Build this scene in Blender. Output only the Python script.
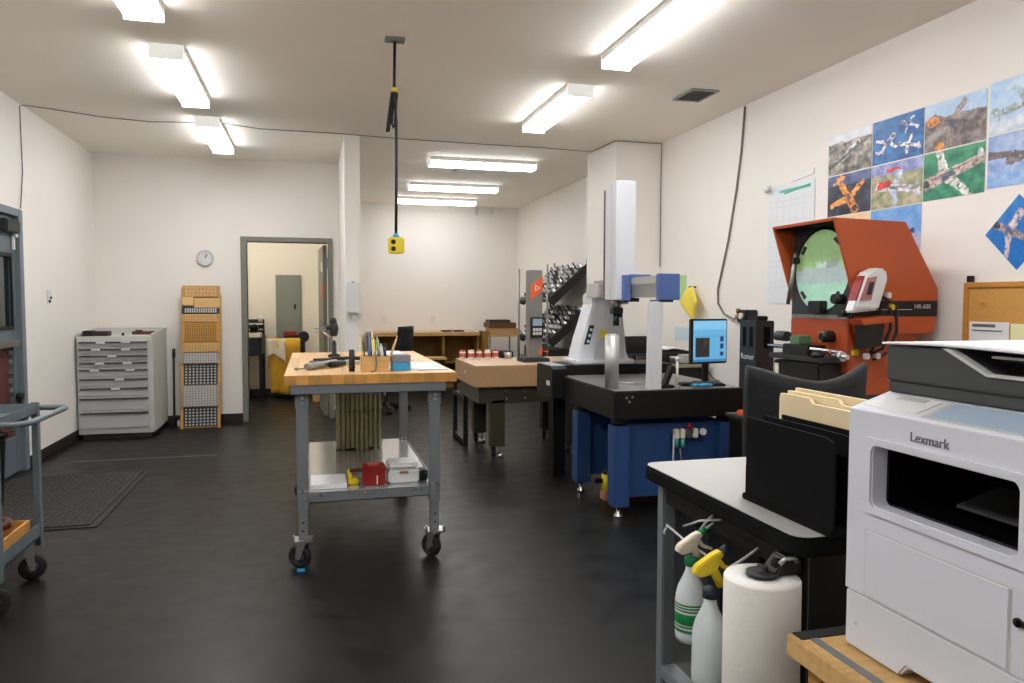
import bpy, bmesh, math, random
from mathutils import Vector, Matrix, noise
random.seed(7)
for o in list(bpy.data.objects): bpy.data.objects.remove(o)
scene = bpy.context.scene
C = scene.collection
PI = math.pi
# ------------------------------------------------------------ camera
FPX, YAW, PITCH, ROLL, CAMZ = 752.2037, 0.26003, -0.052704, 0.001881, 1.3907
fw = Vector((math.sin(YAW)*math.cos(PITCH), math.cos(YAW)*math.cos(PITCH), math.sin(PITCH)))
r0 = Vector((math.cos(YAW), -math.sin(YAW), 0)); u0 = r0.cross(fw)
rt = r0*math.cos(ROLL)+u0*math.sin(ROLL); up = u0*math.cos(ROLL)-r0*math.sin(ROLL)
cd = bpy.data.cameras.new('camera'); cam = bpy.data.objects.new('camera', cd); C.objects.link(cam)
cd.sensor_width = 36; cd.lens = FPX/1024*36; cd.clip_start = .05; cd.clip_end = 60
m3 = Matrix((rt, up, -fw)).transposed(); cam.matrix_world = Matrix.Translation((0, 0, CAMZ)) @ m3.to_4x4()
scene.camera = cam
# ------------------------------------------------------------ light and exposure
W = bpy.data.worlds.new('world'); scene.world = W; W.use_nodes = True
W.node_tree.nodes['Background'].inputs[0].default_value = (.9, .93, 1, 1)
W.node_tree.nodes['Background'].inputs[1].default_value = .05
vs = scene.view_settings
vs.view_transform = 'Standard'; vs.look = 'None'; vs.gamma = 1; vs.use_curve_mapping = False
vs.exposure = 1.67
LAMP = 9.0            # emission of the fluorescent lenses
# ------------------------------------------------------------ materials
def lin(c):
    return tuple(((v/255)/12.92 if v/255 <= .04045 else ((v/255+.055)/1.055)**2.4) for v in c)
MATS = {}
def mat(name, rgb, rough=.5, metal=0, var=0, scale=6, bump=0, bscale=80, rand=0, emis=0, stretch=None, coat=0, trans=0, alpha=1, spec=.5):
    if name in MATS: return MATS[name]
    m = bpy.data.materials.new(name); m.use_nodes = True; nt = m.node_tree; b = nt.nodes['Principled BSDF']
    c = lin(rgb); b.inputs['Base Color'].default_value = (*c, 1)
    b.inputs['Roughness'].default_value = rough; b.inputs['Metallic'].default_value = metal
    b.inputs['Coat Weight'].default_value = coat; b.inputs['Specular IOR Level'].default_value = spec
    b.inputs['Transmission Weight'].default_value = trans; b.inputs['Alpha'].default_value = alpha
    src = None
    tc = nt.nodes.new('ShaderNodeTexCoord'); co = tc.outputs['Object']
    if stretch:
        mp = nt.nodes.new('ShaderNodeMapping'); mp.inputs['Scale'].default_value = stretch
        nt.links.new(co, mp.inputs['Vector']); co = mp.outputs['Vector']
    if var or rand:
        val = None
        if var:
            n = nt.nodes.new('ShaderNodeTexNoise'); n.inputs['Scale'].default_value = scale; n.inputs['Detail'].default_value = 5
            nt.links.new(co, n.inputs['Vector'])
            mr = nt.nodes.new('ShaderNodeMapRange'); mr.inputs[1].default_value = .25; mr.inputs[2].default_value = .75
            mr.inputs[3].default_value = 1-var; mr.inputs[4].default_value = 1+var
            nt.links.new(n.outputs['Fac'], mr.inputs[0]); val = mr.outputs[0]
        if rand:
            oi = nt.nodes.new('ShaderNodeObjectInfo')
            mr2 = nt.nodes.new('ShaderNodeMapRange'); mr2.inputs[3].default_value = 1-rand; mr2.inputs[4].default_value = 1+rand
            nt.links.new(oi.outputs['Random'], mr2.inputs[0])
            if val is None: val = mr2.outputs[0]
            else:
                mu = nt.nodes.new('ShaderNodeMath'); mu.operation = 'MULTIPLY'
                nt.links.new(val, mu.inputs[0]); nt.links.new(mr2.outputs[0], mu.inputs[1]); val = mu.outputs[0]
        sc = nt.nodes.new('ShaderNodeVectorMath'); sc.operation = 'SCALE'; sc.inputs[0].default_value = c
        nt.links.new(val, sc.inputs['Scale']); nt.links.new(sc.outputs['Vector'], b.inputs['Base Color'])
    if bump:
        n2 = nt.nodes.new('ShaderNodeTexNoise'); n2.inputs['Scale'].default_value = bscale; n2.inputs['Detail'].default_value = 3
        nt.links.new(co, n2.inputs['Vector'])
        bp = nt.nodes.new('ShaderNodeBump'); bp.inputs['Strength'].default_value = bump; bp.inputs['Distance'].default_value = .004
        nt.links.new(n2.outputs['Fac'], bp.inputs['Height']); nt.links.new(bp.outputs['Normal'], b.inputs['Normal'])
    if emis:
        b.inputs['Emission Color'].default_value = (*c, 1); b.inputs['Emission Strength'].default_value = emis
    MATS[name] = m
    return m
def attr_mat(name, rough=.4, emis=0):
    m = bpy.data.materials.new(name); m.use_nodes = True; nt = m.node_tree; b = nt.nodes['Principled BSDF']
    a = nt.nodes.new('ShaderNodeVertexColor'); a.layer_name = 'Col'
    nt.links.new(a.outputs['Color'], b.inputs['Base Color']); b.inputs['Roughness'].default_value = rough
    if emis:
        nt.links.new(a.outputs['Color'], b.inputs['Emission Color']); b.inputs['Emission Strength'].default_value = emis
    MATS[name] = m; return m
def floor_mat():
    m = mat('floor_rubber', (44, 44, 42), .55, spec=.22)
    nt = m.node_tree; b = nt.nodes['Principled BSDF']; tc = nt.nodes.new('ShaderNodeTexCoord')
    def nz(s, d):
        n = nt.nodes.new('ShaderNodeTexNoise'); n.inputs['Scale'].default_value = s; n.inputs['Detail'].default_value = d
        nt.links.new(tc.outputs['Object'], n.inputs['Vector']); return n
    n1, n2, n3 = nz(.9, 6), nz(7, 8), nz(180, 2)
    mx = nt.nodes.new('ShaderNodeMath'); mx.operation = 'ADD'
    nt.links.new(n1.outputs['Fac'], mx.inputs[0]); nt.links.new(n2.outputs['Fac'], mx.inputs[1])
    rp = nt.nodes.new('ShaderNodeValToRGB'); e = rp.color_ramp.elements
    mh = nt.nodes.new('ShaderNodeMath'); mh.operation = 'MULTIPLY'; mh.inputs[1].default_value = .5
    nt.links.new(mx.outputs[0], mh.inputs[0]); nt.links.new(mh.outputs[0], rp.inputs[0])
    e[0].position = .38; e[0].color = (*lin((23, 23, 22)), 1); e[1].position = .64; e[1].color = (*lin((31, 31, 30)), 1)
    nt.links.new(rp.outputs['Color'], b.inputs['Base Color'])
    rr = nt.nodes.new('ShaderNodeMapRange'); rr.inputs[1].default_value = .3; rr.inputs[2].default_value = .7; rr.inputs[3].default_value = .3; rr.inputs[4].default_value = .42
    nt.links.new(n2.outputs['Fac'], rr.inputs[0]); nt.links.new(rr.outputs[0], b.inputs['Roughness'])
    bp = nt.nodes.new('ShaderNodeBump'); bp.inputs['Strength'].default_value = .25; bp.inputs['Distance'].default_value = .002
    nt.links.new(n3.outputs['Fac'], bp.inputs['Height']); nt.links.new(bp.outputs['Normal'], b.inputs['Normal'])
    return m
M = {}
def dm(k, *a, **kw): M[k] = mat(k, *a, **kw)
dm('wall', (241, 236, 228), .75, var=.02, scale=1.3, bump=.06, bscale=220)
dm('wall_inner', (238, 231, 215), .75, var=.02, scale=1.3)
dm('ceiling', (247, 241, 229), .8, var=.02, scale=1)
M['floor'] = floor_mat()
dm('floor_seam', (96, 95, 90), .6, var=.3, scale=9)
dm('baseboard', (38, 30, 27), .5)
dm('frame', (126, 124, 112), .45, var=.03)
dm('frame_blue', (116, 126, 134), .45, var=.03)
dm('door_grey', (96, 108, 116), .45, var=.04)
dm('door_dark', (38, 40, 42), .3)
dm('red_dark', (92, 44, 36), .5, var=.3, scale=20)
dm('lens', (248, 249, 252), .5, emis=LAMP)
dm('lens_far', (248, 249, 252), .5, emis=LAMP*.66)
dm('lens_office', (255, 249, 238), .5, emis=LAMP*1.05)
dm('lens_end', (240, 240, 236), .5, emis=.16)
for k_, f_ in (('lens', 1), ('lens_far', .66), ('lens_office', 1.05)): dm(k_+'_side', (248, 249, 252), .5, emis=LAMP*.68*f_)
dm('white_metal', (224, 224, 220), .4)
dm('white_plastic', (222, 222, 220), .45)
dm('printer_white', (220, 221, 228), .42, var=.01)
dm('grey_paint', (118, 121, 125), .42, var=.05, scale=10)
dm('cart_grey', (104, 114, 120), .42, var=.06, scale=10)
dm('cab_grey', (198, 198, 192), .45, var=.03)
dm('cab_front', (190, 191, 190), .45, var=.03)
dm('steel', (200, 200, 198), .36, 1, var=.05)
dm('steel_dull', (150, 150, 148), .45, .9, var=.1, scale=20)
dm('satin', (206, 206, 204), .45, .75, var=.03)
dm('chrome', (220, 220, 222), .15, 1)
dm('black', (17, 17, 18), .5)
dm('black_matte', (10, 10, 11), .8, spec=.15)
dm('black_gloss', (12, 12, 14), .18)
dm('charcoal', (44, 45, 46), .55, var=.04)
dm('printer_dark', (62, 64, 64), .5, var=.02)
dm('rubber', (26, 26, 27), .7)
dm('mesh_fabric', (24, 25, 27), .85, bump=.5, bscale=350)
dm('shelf_white', (204, 205, 204), .16, .6, var=.05, scale=5)
dm('maple', (226, 184, 132), .38, var=.12, scale=7, stretch=(14, 1.2, 14), rand=.13)
dm('maple_end', (210, 152, 78), .4, var=.2, scale=12, rand=.2)
dm('pine', (214, 172, 112), .5, var=.14, scale=6, stretch=(1.5, 12, 12))
dm('plywood', (196, 146, 74), .5, var=.15, scale=5, stretch=(8, 8, 1.2))
dm('bench_wood', (206, 164, 106), .5, var=.15, scale=6, stretch=(1, 9, 9))
dm('ochre', (150, 112, 44), .6, var=.12, scale=5)
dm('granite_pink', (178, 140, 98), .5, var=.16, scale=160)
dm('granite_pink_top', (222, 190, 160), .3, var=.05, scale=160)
dm('olive', (54, 50, 34), .5, var=.06)
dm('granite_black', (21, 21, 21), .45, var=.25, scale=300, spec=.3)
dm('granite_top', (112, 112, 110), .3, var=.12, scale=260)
dm('cmm_black', (20, 20, 21), .5, var=.05, spec=.3)
dm('cmm_blue', (42, 76, 128), .45, var=.04)
dm('cmm_white', (222, 224, 228), .4)
dm('cmm_cap', (86, 112, 172), .4)
dm('cmm_beam', (168, 168, 162), .35, .5)
dm('orange', (188, 84, 38), .45, var=.05, scale=4)
dm('orange_dark', (160, 66, 26), .5, var=.06, scale=4)
dm('orange_bright', (232, 96, 40), .45)
dm('yellow', (236, 206, 40), .45)
dm('yellow_box', (240, 214, 52), .4)
dm('yellow_tape', (238, 214, 80), .6)
dm('red', (140, 30, 28), .4, var=.1)
dm('pinkred', (190, 90, 84), .5)
dm('cream', (236, 226, 204), .6)
dm('blue', (60, 160, 210), .45)
dm('navy', (34, 42, 58), .5)
dm('green', (20, 130, 70), .45)
dm('green_paper', (176, 214, 146), .7)
dm('paper', (236, 236, 236), .7)
dm('paper_blue', (206, 224, 232), .7)
dm('towel', (240, 236, 228), .9, var=.015, bump=.35, bscale=90)
dm('cardboard', (200, 160, 106), .75, var=.06)
dm('folder', (236, 214, 172), .65, var=.02)
dm('cork', (206, 152, 78), .8, var=.1, scale=90)
dm('cork_frame', (198, 140, 62), .5, var=.1, stretch=(6, 1, 6))
dm('khaki', (146, 139, 106), .7, var=.18, scale=14)
dm('khaki_dark', (110, 104, 76), .7, var=.18, scale=14)
dm('panel_green', (132, 140, 128), .5)
dm('laminate', (196, 194, 190), .35, var=.02, scale=30)
dm('screen_case', (24, 25, 27), .4)
dm('cable', (122, 115, 106), .6)
dm('cable_black', (24, 24, 24), .6)
dm('bottle_clear', (224, 231, 233), .35, trans=.1)
dm('mat_rubber', (50, 48, 44), .8, var=.4, scale=60, bump=.9, bscale=70)
dm('jacket', (206, 156, 40), .85, var=.12, scale=8)
dm('jacket_cream', (216, 206, 184), .85, var=.08)
dm('glass_dark', (30, 40, 42), .08)
dm('wire_white', (206, 206, 204), .5)
dm('cell_wood', (192, 150, 88), .6, var=.2, scale=30)
dm('cell_grey', (158, 146, 128), .5, var=.3, scale=90)
dm('cell_dark', (52, 58, 62), .5, var=.3, scale=50)
dm('gauge_grey', (136, 134, 130), .4, .3)
dm('display', (120, 140, 148), .3, emis=.15)
dm('print_glass', (182, 204, 224), .15)
dm('text_dark', (104, 104, 108), .5)
dm('text_light', (200, 200, 198), .5)
# ------------------------------------------------------------ mesh builder
class MB:
    def __init__(s, org=(0, 0, 0)):
        s.v = []; s.f = []; s.sm = []; s.o = Vector(org); s.col = None
    def add(s, vs_, fs, smooth=False):
        b = len(s.v); s.v += [Vector(p)-s.o for p in vs_]
        s.f += [tuple(b+i for i in f) for f in fs]; s.sm += [smooth]*len(fs); return s
    def box(s, x0, x1, y0, y1, z0, z1):
        return s.add([(x0, y0, z0), (x1, y0, z0), (x1, y1, z0), (x0, y1, z0), (x0, y0, z1), (x1, y0, z1), (x1, y1, z1), (x0, y1, z1)],
                     [(0, 3, 2, 1), (4, 5, 6, 7), (0, 1, 5, 4), (1, 2, 6, 5), (2, 3, 7, 6), (3, 0, 4, 7)])
    def cb(s, c, d): return s.box(c[0]-d[0]/2, c[0]+d[0]/2, c[1]-d[1]/2, c[1]+d[1]/2, c[2]-d[2]/2, c[2]+d[2]/2)
    def hexa(s, bot, top): # 4 points each, counter-clockwise seen from above
        return s.add(list(bot)+list(top), [(0, 3, 2, 1), (4, 5, 6, 7), (0, 1, 5, 4), (1, 2, 6, 5), (2, 3, 7, 6), (3, 0, 4, 7)])
    def cyl(s, p0, p1, ra, rb=None, n=14, caps=True):
        p0 = Vector(p0); p1 = Vector(p1); rb = ra if rb is None else rb
        d = (p1-p0).normalized(); a = Vector((0, 0, 1)) if abs(d.z) < .9 else Vector((1, 0, 0))
        x = d.cross(a).normalized(); y = d.cross(x)
        vs_ = []
        for p, r in ((p0, ra), (p1, rb)):
            vs_ += [p+x*math.cos(2*PI*i/n)*r+y*math.sin(2*PI*i/n)*r for i in range(n)]
        fs = [(i, i+n, (i+1) % n+n, (i+1) % n) for i in range(n)]
        s.add(vs_, fs, True)
        if caps:
            b = len(s.v)-2*n
            s.f += [tuple(b+i for i in range(n)), tuple(b+n+i for i in reversed(range(n)))]; s.sm += [False, False]
        return s
    def lathe(s, prof, c=(0, 0, 0), n=20, axis='z', smooth=True):
        vs_ = []; k = len(prof)
        for i in range(n):
            a = 2*PI*i/n
            for r, z in prof:
                p = (r*math.cos(a), r*math.sin(a), z)
                if axis == 'x': p = (z, r*math.cos(a), r*math.sin(a))
                if axis == 'y': p = (r*math.cos(a), z, -r*math.sin(a))
                vs_.append((p[0]+c[0], p[1]+c[1], p[2]+c[2]))
        fs = [(i*k+j, ((i+1) % n)*k+j, ((i+1) % n)*k+j+1, i*k+j+1) for i in range(n) for j in range(k-1)]
        return s.add(vs_, fs, smooth)
    def tube(s, pts, r, n=7, closed=False):
        pts = [Vector(p) for p in pts]; k = len(pts); vs_ = []; prev = None
        for i, p in enumerate(pts):
            d = (pts[(i+1) % k]-pts[i-1]) if closed else (pts[min(i+1, k-1)]-pts[max(i-1, 0)])
            d.normalize()
            if prev is None:
                a = Vector((0, 0, 1)) if abs(d.z) < .9 else Vector((1, 0, 0)); x = d.cross(a).normalized()
            else:
                x = (prev-d*prev.dot(d)).normalized()
            prev = x; y = d.cross(x)
            vs_ += [p+x*math.cos(2*PI*j/n)*r+y*math.sin(2*PI*j/n)*r for j in range(n)]
        fs = []
        for i in range(k if closed else k-1):
            a, b = i*n, ((i+1) % k)*n
            fs += [(a+j, b+j, b+(j+1) % n, a+(j+1) % n) for j in range(n)]
        s.add(vs_, fs, True)
        if not closed:
            b = len(s.v)-k*n
            s.f += [tuple(b+j for j in range(n)), tuple(b+(k-1)*n+j for j in reversed(range(n)))]; s.sm += [False, False]
        return s
    def prism(s, poly, axis, a, b):
        """poly: 2-D outline; axis x -> (y,z), y -> (x,z), z -> (x,y)"""
        n = len(poly)
        f = {'x': lambda p, t: (t, p[0], p[1]), 'y': lambda p, t: (p[0], t, p[1]), 'z': lambda p, t: (p[0], p[1], t)}[axis]
        vs_ = [f(p, a) for p in poly]+[f(p, b) for p in poly]
        return s.add(vs_, [tuple(range(n)), tuple(reversed(range(n, 2*n)))]+[(i, i+n, (i+1) % n+n, (i+1) % n) for i in range(n)])
    def sheet(s, fn, nu, nv, th):
        P = [[Vector(fn(i/nu, j/nv)) for j in range(nv+1)] for i in range(nu+1)]
        N = []
        for i in range(nu+1):
            row = []
            for j in range(nv+1):
                du = P[min(i+1, nu)][j]-P[max(i-1, 0)][j]; dv = P[i][min(j+1, nv)]-P[i][max(j-1, 0)]
                row.append(du.cross(dv).normalized())
            N.append(row)
        A = [P[i][j]+N[i][j]*th/2 for i in range(nu+1) for j in range(nv+1)]
        B = [P[i][j]-N[i][j]*th/2 for i in range(nu+1) for j in range(nv+1)]
        k = len(A); q = nv+1; fs = []
        for i in range(nu):
            for j in range(nv):
                a = i*q+j; fs.append((a, a+q, a+q+1, a+1)); fs.append((k+a, k+a+1, k+a+q+1, k+a+q))
        for i in range(nu):
            a = i*q; fs.append((a, k+a, k+a+q, a+q)); a = i*q+nv; fs.append((a, a+q, k+a+q, k+a))
        for j in range(nv):
            a = j; fs.append((a, a+1, k+a+1, k+a)); a = nu*q+j; fs.append((a, k+a, k+a+1, a+1))
        return s.add(A+B, fs, True)
    def rot(s, ang, axis='Z', c=(0, 0, 0)):
        R = Matrix.Rotation(ang, 3, axis); c = Vector(c)-s.o
        s.v = [R @ (p-c)+c for p in s.v]; return s
    def mesh(s, name, material, bevel=0):
        me = bpy.data.meshes.new(name); me.from_pydata([tuple(p) for p in s.v], [], s.f)
        me.polygons.foreach_set('use_smooth', s.sm)
        bm = bmesh.new(); bm.from_mesh(me)
        bmesh.ops.recalc_face_normals(bm, faces=bm.faces)
        if bevel:
            es = [e for e in bm.edges if len(e.link_faces) == 2 and e.calc_face_angle(0) > .6 and not any(f.smooth for f in e.link_faces)]
            bmesh.ops.bevel(bm, geom=es, offset=bevel, segments=2, affect='EDGES', clamp_overlap=True)
        bm.to_mesh(me); bm.free()
        me.materials.append(material); return me
def part(name, mb, material, parent, bevel=0, label=None, kind=None):
    if isinstance(material, str): material = M[material]
    o = bpy.data.objects.new(name, mb.mesh(name, material, bevel)); C.objects.link(o); o.parent = parent
    if label: o['label'] = label
    if kind: o['kind'] = kind
    return o
def tag(o, label, cat, group=None):
    o['label'] = label; o['category'] = cat
    if group: o['group'] = group
    return o
def thing(name, label, cat, loc=(0, 0, 0), rz=0, group=None):
    o = bpy.data.objects.new(name, None); C.objects.link(o); o.empty_display_size = .05
    o.location = loc; o.rotation_euler = (0, 0, rz); return tag(o, label, cat, group)
def solo(name, mb, material, label, cat, group=None, bevel=0, rz=0, rx=0, ry=0):
    """one-mesh thing; its origin goes to the middle of its base"""
    if isinstance(material, str): material = M[material]
    xs = [p.x for p in mb.v]; ys = [p.y for p in mb.v]; zs = [p.z for p in mb.v]
    b = Vector(((min(xs)+max(xs))/2, (min(ys)+max(ys))/2, min(zs))); mb.v = [p-b for p in mb.v]
    o = bpy.data.objects.new(name, mb.mesh(name, material, bevel)); C.objects.link(o)
    o.location = b+mb.o; o.rotation_euler = (rx, ry, rz); return tag(o, label, cat, group)
def struct(name, mb, material, bevel=0, label=None):
    o = part(name, mb, material, None, bevel); o['kind'] = 'structure'
    if label: o['label'] = label
    return o
def copy_tree(o, parent=None):
    c = o.copy(); C.objects.link(c); c.parent = parent
    for ch in list(o.children): copy_tree(ch, c)
    return c
def text(name, s, size, mw, material, parent, ext=.0006):
    """lettering as thin mesh; mw maps text space (x right, y up) into the parent's space"""
    cu = bpy.data.curves.new(name, 'FONT'); cu.body = s; cu.size = size; cu.extrude = ext; cu.align_x = 'CENTER'; cu.align_y = 'CENTER'
    t = bpy.data.objects.new(name+'_tmp', cu); C.objects.link(t); bpy.context.view_layer.update()
    me = bpy.data.meshes.new_from_object(t.evaluated_get(bpy.context.evaluated_depsgraph_get())); me.transform(mw)
    bpy.data.objects.remove(t); me.materials.clear(); me.materials.append(M[material])
    o = bpy.data.objects.new(name, me); C.objects.link(o); o.parent = parent; return o
def frame_mw(org, xdir, ydir):
    x = Vector(xdir).normalized(); y = Vector(ydir).normalized(); z = x.cross(y)
    m = Matrix((x, y, z)).transposed().to_4x4(); m.translation = Vector(org); return m
def paint_grid(name, org, ux, uy, w, h, nu, nv, fn, th=.002):
    """thin printed sheet: a grid of faces coloured by fn(u,v); ux, uy unit vectors"""
    ux = Vector(ux); uy = Vector(uy); n = ux.cross(uy); org = Vector(org)
    vs_ = [org+ux*(w*i/nu)+uy*(h*j/nv)+n*th for j in range(nv+1) for i in range(nu+1)]
    k = len(vs_); vs_ += [org, org+ux*w, org+ux*w+uy*h, org+uy*h]
    q = nu+1; fs = []; cols = []
    for j in range(nv):
        for i in range(nu):
            a = j*q+i; fs.append((a, a+1, a+q+1, a+q)); cols.append(0)
    fs.append((k+3, k+2, k+1, k)); cols.append((230, 230, 230))
    c0, c1, c2, c3 = 0, nu, nv*q+nu, nv*q
    me = bpy.data.meshes.new(name); me.from_pydata([tuple(p) for p in vs_], [], fs)
    at = me.color_attributes.new('Col', 'FLOAT_COLOR', 'POINT')
    for j in range(nv+1):
        for i in range(nu+1): at.data[j*q+i].color = (*lin(fn(i/nu, j/nv)), 1)
    for i in range(4): at.data[k+i].color = (.8, .8, .8, 1)
    return me
# ============================================================ the setting
XL, XR, YB, YF, Y0, H = -2.2885, 3.4455, 9.15, 12.6, -2.6, 3.0
YI = 11.65
mb = MB(); mb.box(-2.6, 3.6, Y0-.1, 12.75, -.1, 0); struct('floor', mb, 'floor')
mb = MB(); mb.box(-2.6, 3.6, Y0-.1, 12.75, H, H+.1); struct('ceiling', mb, 'ceiling')
mb = MB()
mb.box(XL-.12, XL, Y0, 6.0, 0, H).box(XL-.12, XL, 6.97, YB, 0, H).box(XL-.12, XL, 6.0, 6.97, 2.1, H); struct('wall_left', mb, 'wall')
mb = MB()
mb.box(XL-.12, -.715, YB, YB+.12, 0, H).box(.19, .32, YB, YB+.12, 0, H).box(-.715, .19, YB, YB+.12, 2.075, H); struct('wall_back', mb, 'wall')
mb = MB(); mb.box(.32, .467, 7.52, YF, 0, H); struct('wall_wing', mb, 'wall')
mb = MB(); mb.box(XR, XR+.12, Y0, YF+.12, 0, H); struct('wall_right', mb, 'wall')
mb = MB(); mb.box(2.945, XR, 7.06, 7.86, 0, H); struct('wall_pillar', mb, 'wall')
mb = MB(); mb.box(.32, XR, YF, YF+.12, 0, H); struct('wall_far', mb, 'wall')
mb = MB(); mb.box(XL-.12, XR+.12, Y0-.12, Y0, 0, H); struct('wall_front', mb, 'wall')
mb = MB(); mb.box(-1.9, .32, YI, YI+.1, 0, H); struct('wall_office', mb, 'wall_inner')
mb = MB(); mb.box(-2.0, -1.9, YB+.12, YI+.1, 0, H); struct('wall_office_side', mb, 'wall_inner')
# skirting
def skirt(name, *b):
    m_ = MB(); [m_.box(*q) for q in b]; struct(name, m_, 'baseboard', .002)
skirt('baseboard_left', (XL, XL+.012, 7.03, 9.14, 0, .1), (XL, XL+.012, Y0, 5.93, 0, .1))
skirt('baseboard_back', (XL+.012, -.78, YB-.012, YB, 0, .1), (.25, .32, YB-.012, YB, 0, .1))
skirt('baseboard_right', (XR-.012, XR, Y0, 7.06, 0, .1), (XR-.012, XR, 7.86, YF, 0, .1), (2.933, 2.945, 7.05, 7.86, 0, .1), (2.945, XR-.012, 7.048, 7.06, 0, .1))
skirt('baseboard_far', (.467, XR-.012, YF-.012, YF, 0, .1))
skirt('baseboard_office', (-1.9, .32, YI-.012, YI, 0, .1))
m_ = MB(); m_.box(XL+.012, -.85, 7.19, 7.215, .0005, .003); struct('trim_1', m_, 'floor_seam', 0, 'pale worn seam strip across the black rubber floor')
# office doorway
d = part('door_1', MB().box(-.78, -.715, YB-.025, YB+.145, 0, 2.13).box(.19, .245, YB-.025, YB+.145, 0, 2.13).box(-.715, .19, YB-.025, YB+.145, 2.075, 2.13), M['frame'], None, .004)
d['kind'] = 'structure'; d['label'] = 'grey steel door frame of the open office doorway'
hp = (.18, YB+.16, 0); ha = .055
leaf = part('door_leaf', MB().box(.135, .18, YB+.16, YB+1.03, .01, 2.06).rot(ha, 'Z', hp), 'frame', d, .003)
for z in (.3, 1.06, 1.85): part('hinge', MB().box(.168, .19, YB+.14, YB+.165, z-.06, z+.06).cyl((.18, YB+.15, z-.055), (.18, YB+.15, z+.055), .008), 'steel_dull', d)
part('door_tag', MB().box(.129, .135, YB+.2, YB+.42, 1.44, 1.6).rot(ha, 'Z', hp), 'orange_bright', leaf, .001, 'small orange tag on the door')
part('closer_plate', MB().box(.125, .135, YB+.18, YB+.4, 1.75, 1.87).rot(ha, 'Z', hp), 'white_metal', leaf, .001)
part('handle', MB().cyl((.135, YB+.95, 1.0), (.09, YB+.95, 1.0), .012).cyl((.095, YB+.95, 1.0), (.095, YB+.84, 1.0), .01).rot(ha, 'Z', hp), 'steel', leaf)
# side entrance door in the left wall
d2 = part('door_2', MB().box(XL-.1, XL+.012, 6.93, 7.015, 0, 2.13).box(XL-.1, XL+.012, 5.93, 6.03, 0, 2.13).box(XL-.1, XL+.012, 6.03, 6.93, 2.07, 2.13), M['frame_blue'], None, .004)
d2['kind'] = 'structure'; d2['label'] = 'blue-grey steel side door with glass panel and closer in its frame'
leaf2 = part('door_leaf', MB().box(XL-.07, XL-.025, 6.03, 6.1, .01, 2.06).box(XL-.07, XL-.025, 6.84, 6.925, .01, 2.06).box(XL-.07, XL-.025, 6.1, 6.84, 1.75, 2.06).box(XL-.07, XL-.025, 6.1, 6.84, .01, .3).box(XL-.07, XL-.025, 6.1, 6.84, 1.06, 1.18), 'door_grey', d2, .003)
part('pane', MB().box(XL-.055, XL-.045, 6.1, 6.84, 1.18, 1.75), 'glass_dark', leaf2)
part('lower_panel', MB().box(XL-.055, XL-.045, 6.1, 6.84, .3, 1.06), 'red_dark', leaf2)
gm = MB()
gm.box(XL-.03, XL-.018, 6.08, 6.86, 1.16, 1.19).box(XL-.03, XL-.018, 6.08, 6.86, 1.74, 1.77).box(XL-.03, XL-.018, 6.08, 6.11, 1.19, 1.74).box(XL-.03, XL-.018, 6.83, 6.86, 1.19, 1.74)
part('pane_gasket', gm, 'black', leaf2)
part('door_closer', MB().box(XL-.025, XL+.035, 6.62, 6.9, 1.93, 2.03), 'charcoal', leaf2, .01)
part('closer_arm', MB().box(XL+.0, XL+.015, 6.86, 6.9, 1.9, 1.94).box(XL-.02, XL-.005, 6.86, 6.89, 1.8, 1.92), 'white_metal', leaf2)
lv = MB()
for i in range(9): lv.box(XL-.044, XL-.03, 6.76, 6.83, .36+i*.075, .395+i*.075)
part('louver', lv, 'steel_dull', leaf2)
part('push_bar', MB().box(XL-.025, XL+.03, 6.1, 6.84, 1.03, 1.08), 'steel_dull', leaf2, .006)
part('door_stop', MB().cyl((XL-.02, 6.88, .62), (XL+.02, 6.88, .62), .03).box(XL-.01, XL+.01, 6.86, 6.9, .42, .62).cyl((XL+.0, 6.88, .44), (XL+.06, 6.88, .4), .014), 'black', leaf2)
# switches and sockets
def plate(name, label, cat, lo, hi, kids, group=None, mt='white_plastic'):
    t = thing(name, label, cat, ((lo[0]+hi[0])/2, (lo[1]+hi[1])/2, lo[2]), group=group)
    part('plate', MB(t.location).box(lo[0], hi[0], lo[1], hi[1], lo[2], hi[2]), mt, t, .002)
    for k in kids: part(k[0], MB(t.location).box(*k[1]), k[2], t)
    return t
plate('wall_switch', 'white wall switch with small black toggle on the wall by the side door', 'switch', (XL, 7.58, 1.37), (XL+.008, 7.68, 1.49),
      [('toggle', (XL+.008, XL+.022, 7.6, 7.615, 1.375, 1.4), 'black'), ('toggle', (XL+.008, XL+.022, 7.64, 7.652, 1.41, 1.43), 'charcoal')])
for x in (1.15, 1.97):
    plate('wall_outlet', 'cream electrical outlet on the far wall above the long wooden bench', 'outlet', (x-.04, YF-.008, 1.03), (x+.04, YF, 1.15),
          [('socket', (x-.017, x+.017, YF-.012, YF-.008, 1.045, 1.08), 'cream'), ('socket', (x-.017, x+.017, YF-.012, YF-.008, 1.1, 1.135), 'cream')], 'outlets above the far bench', 'cream')
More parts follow.
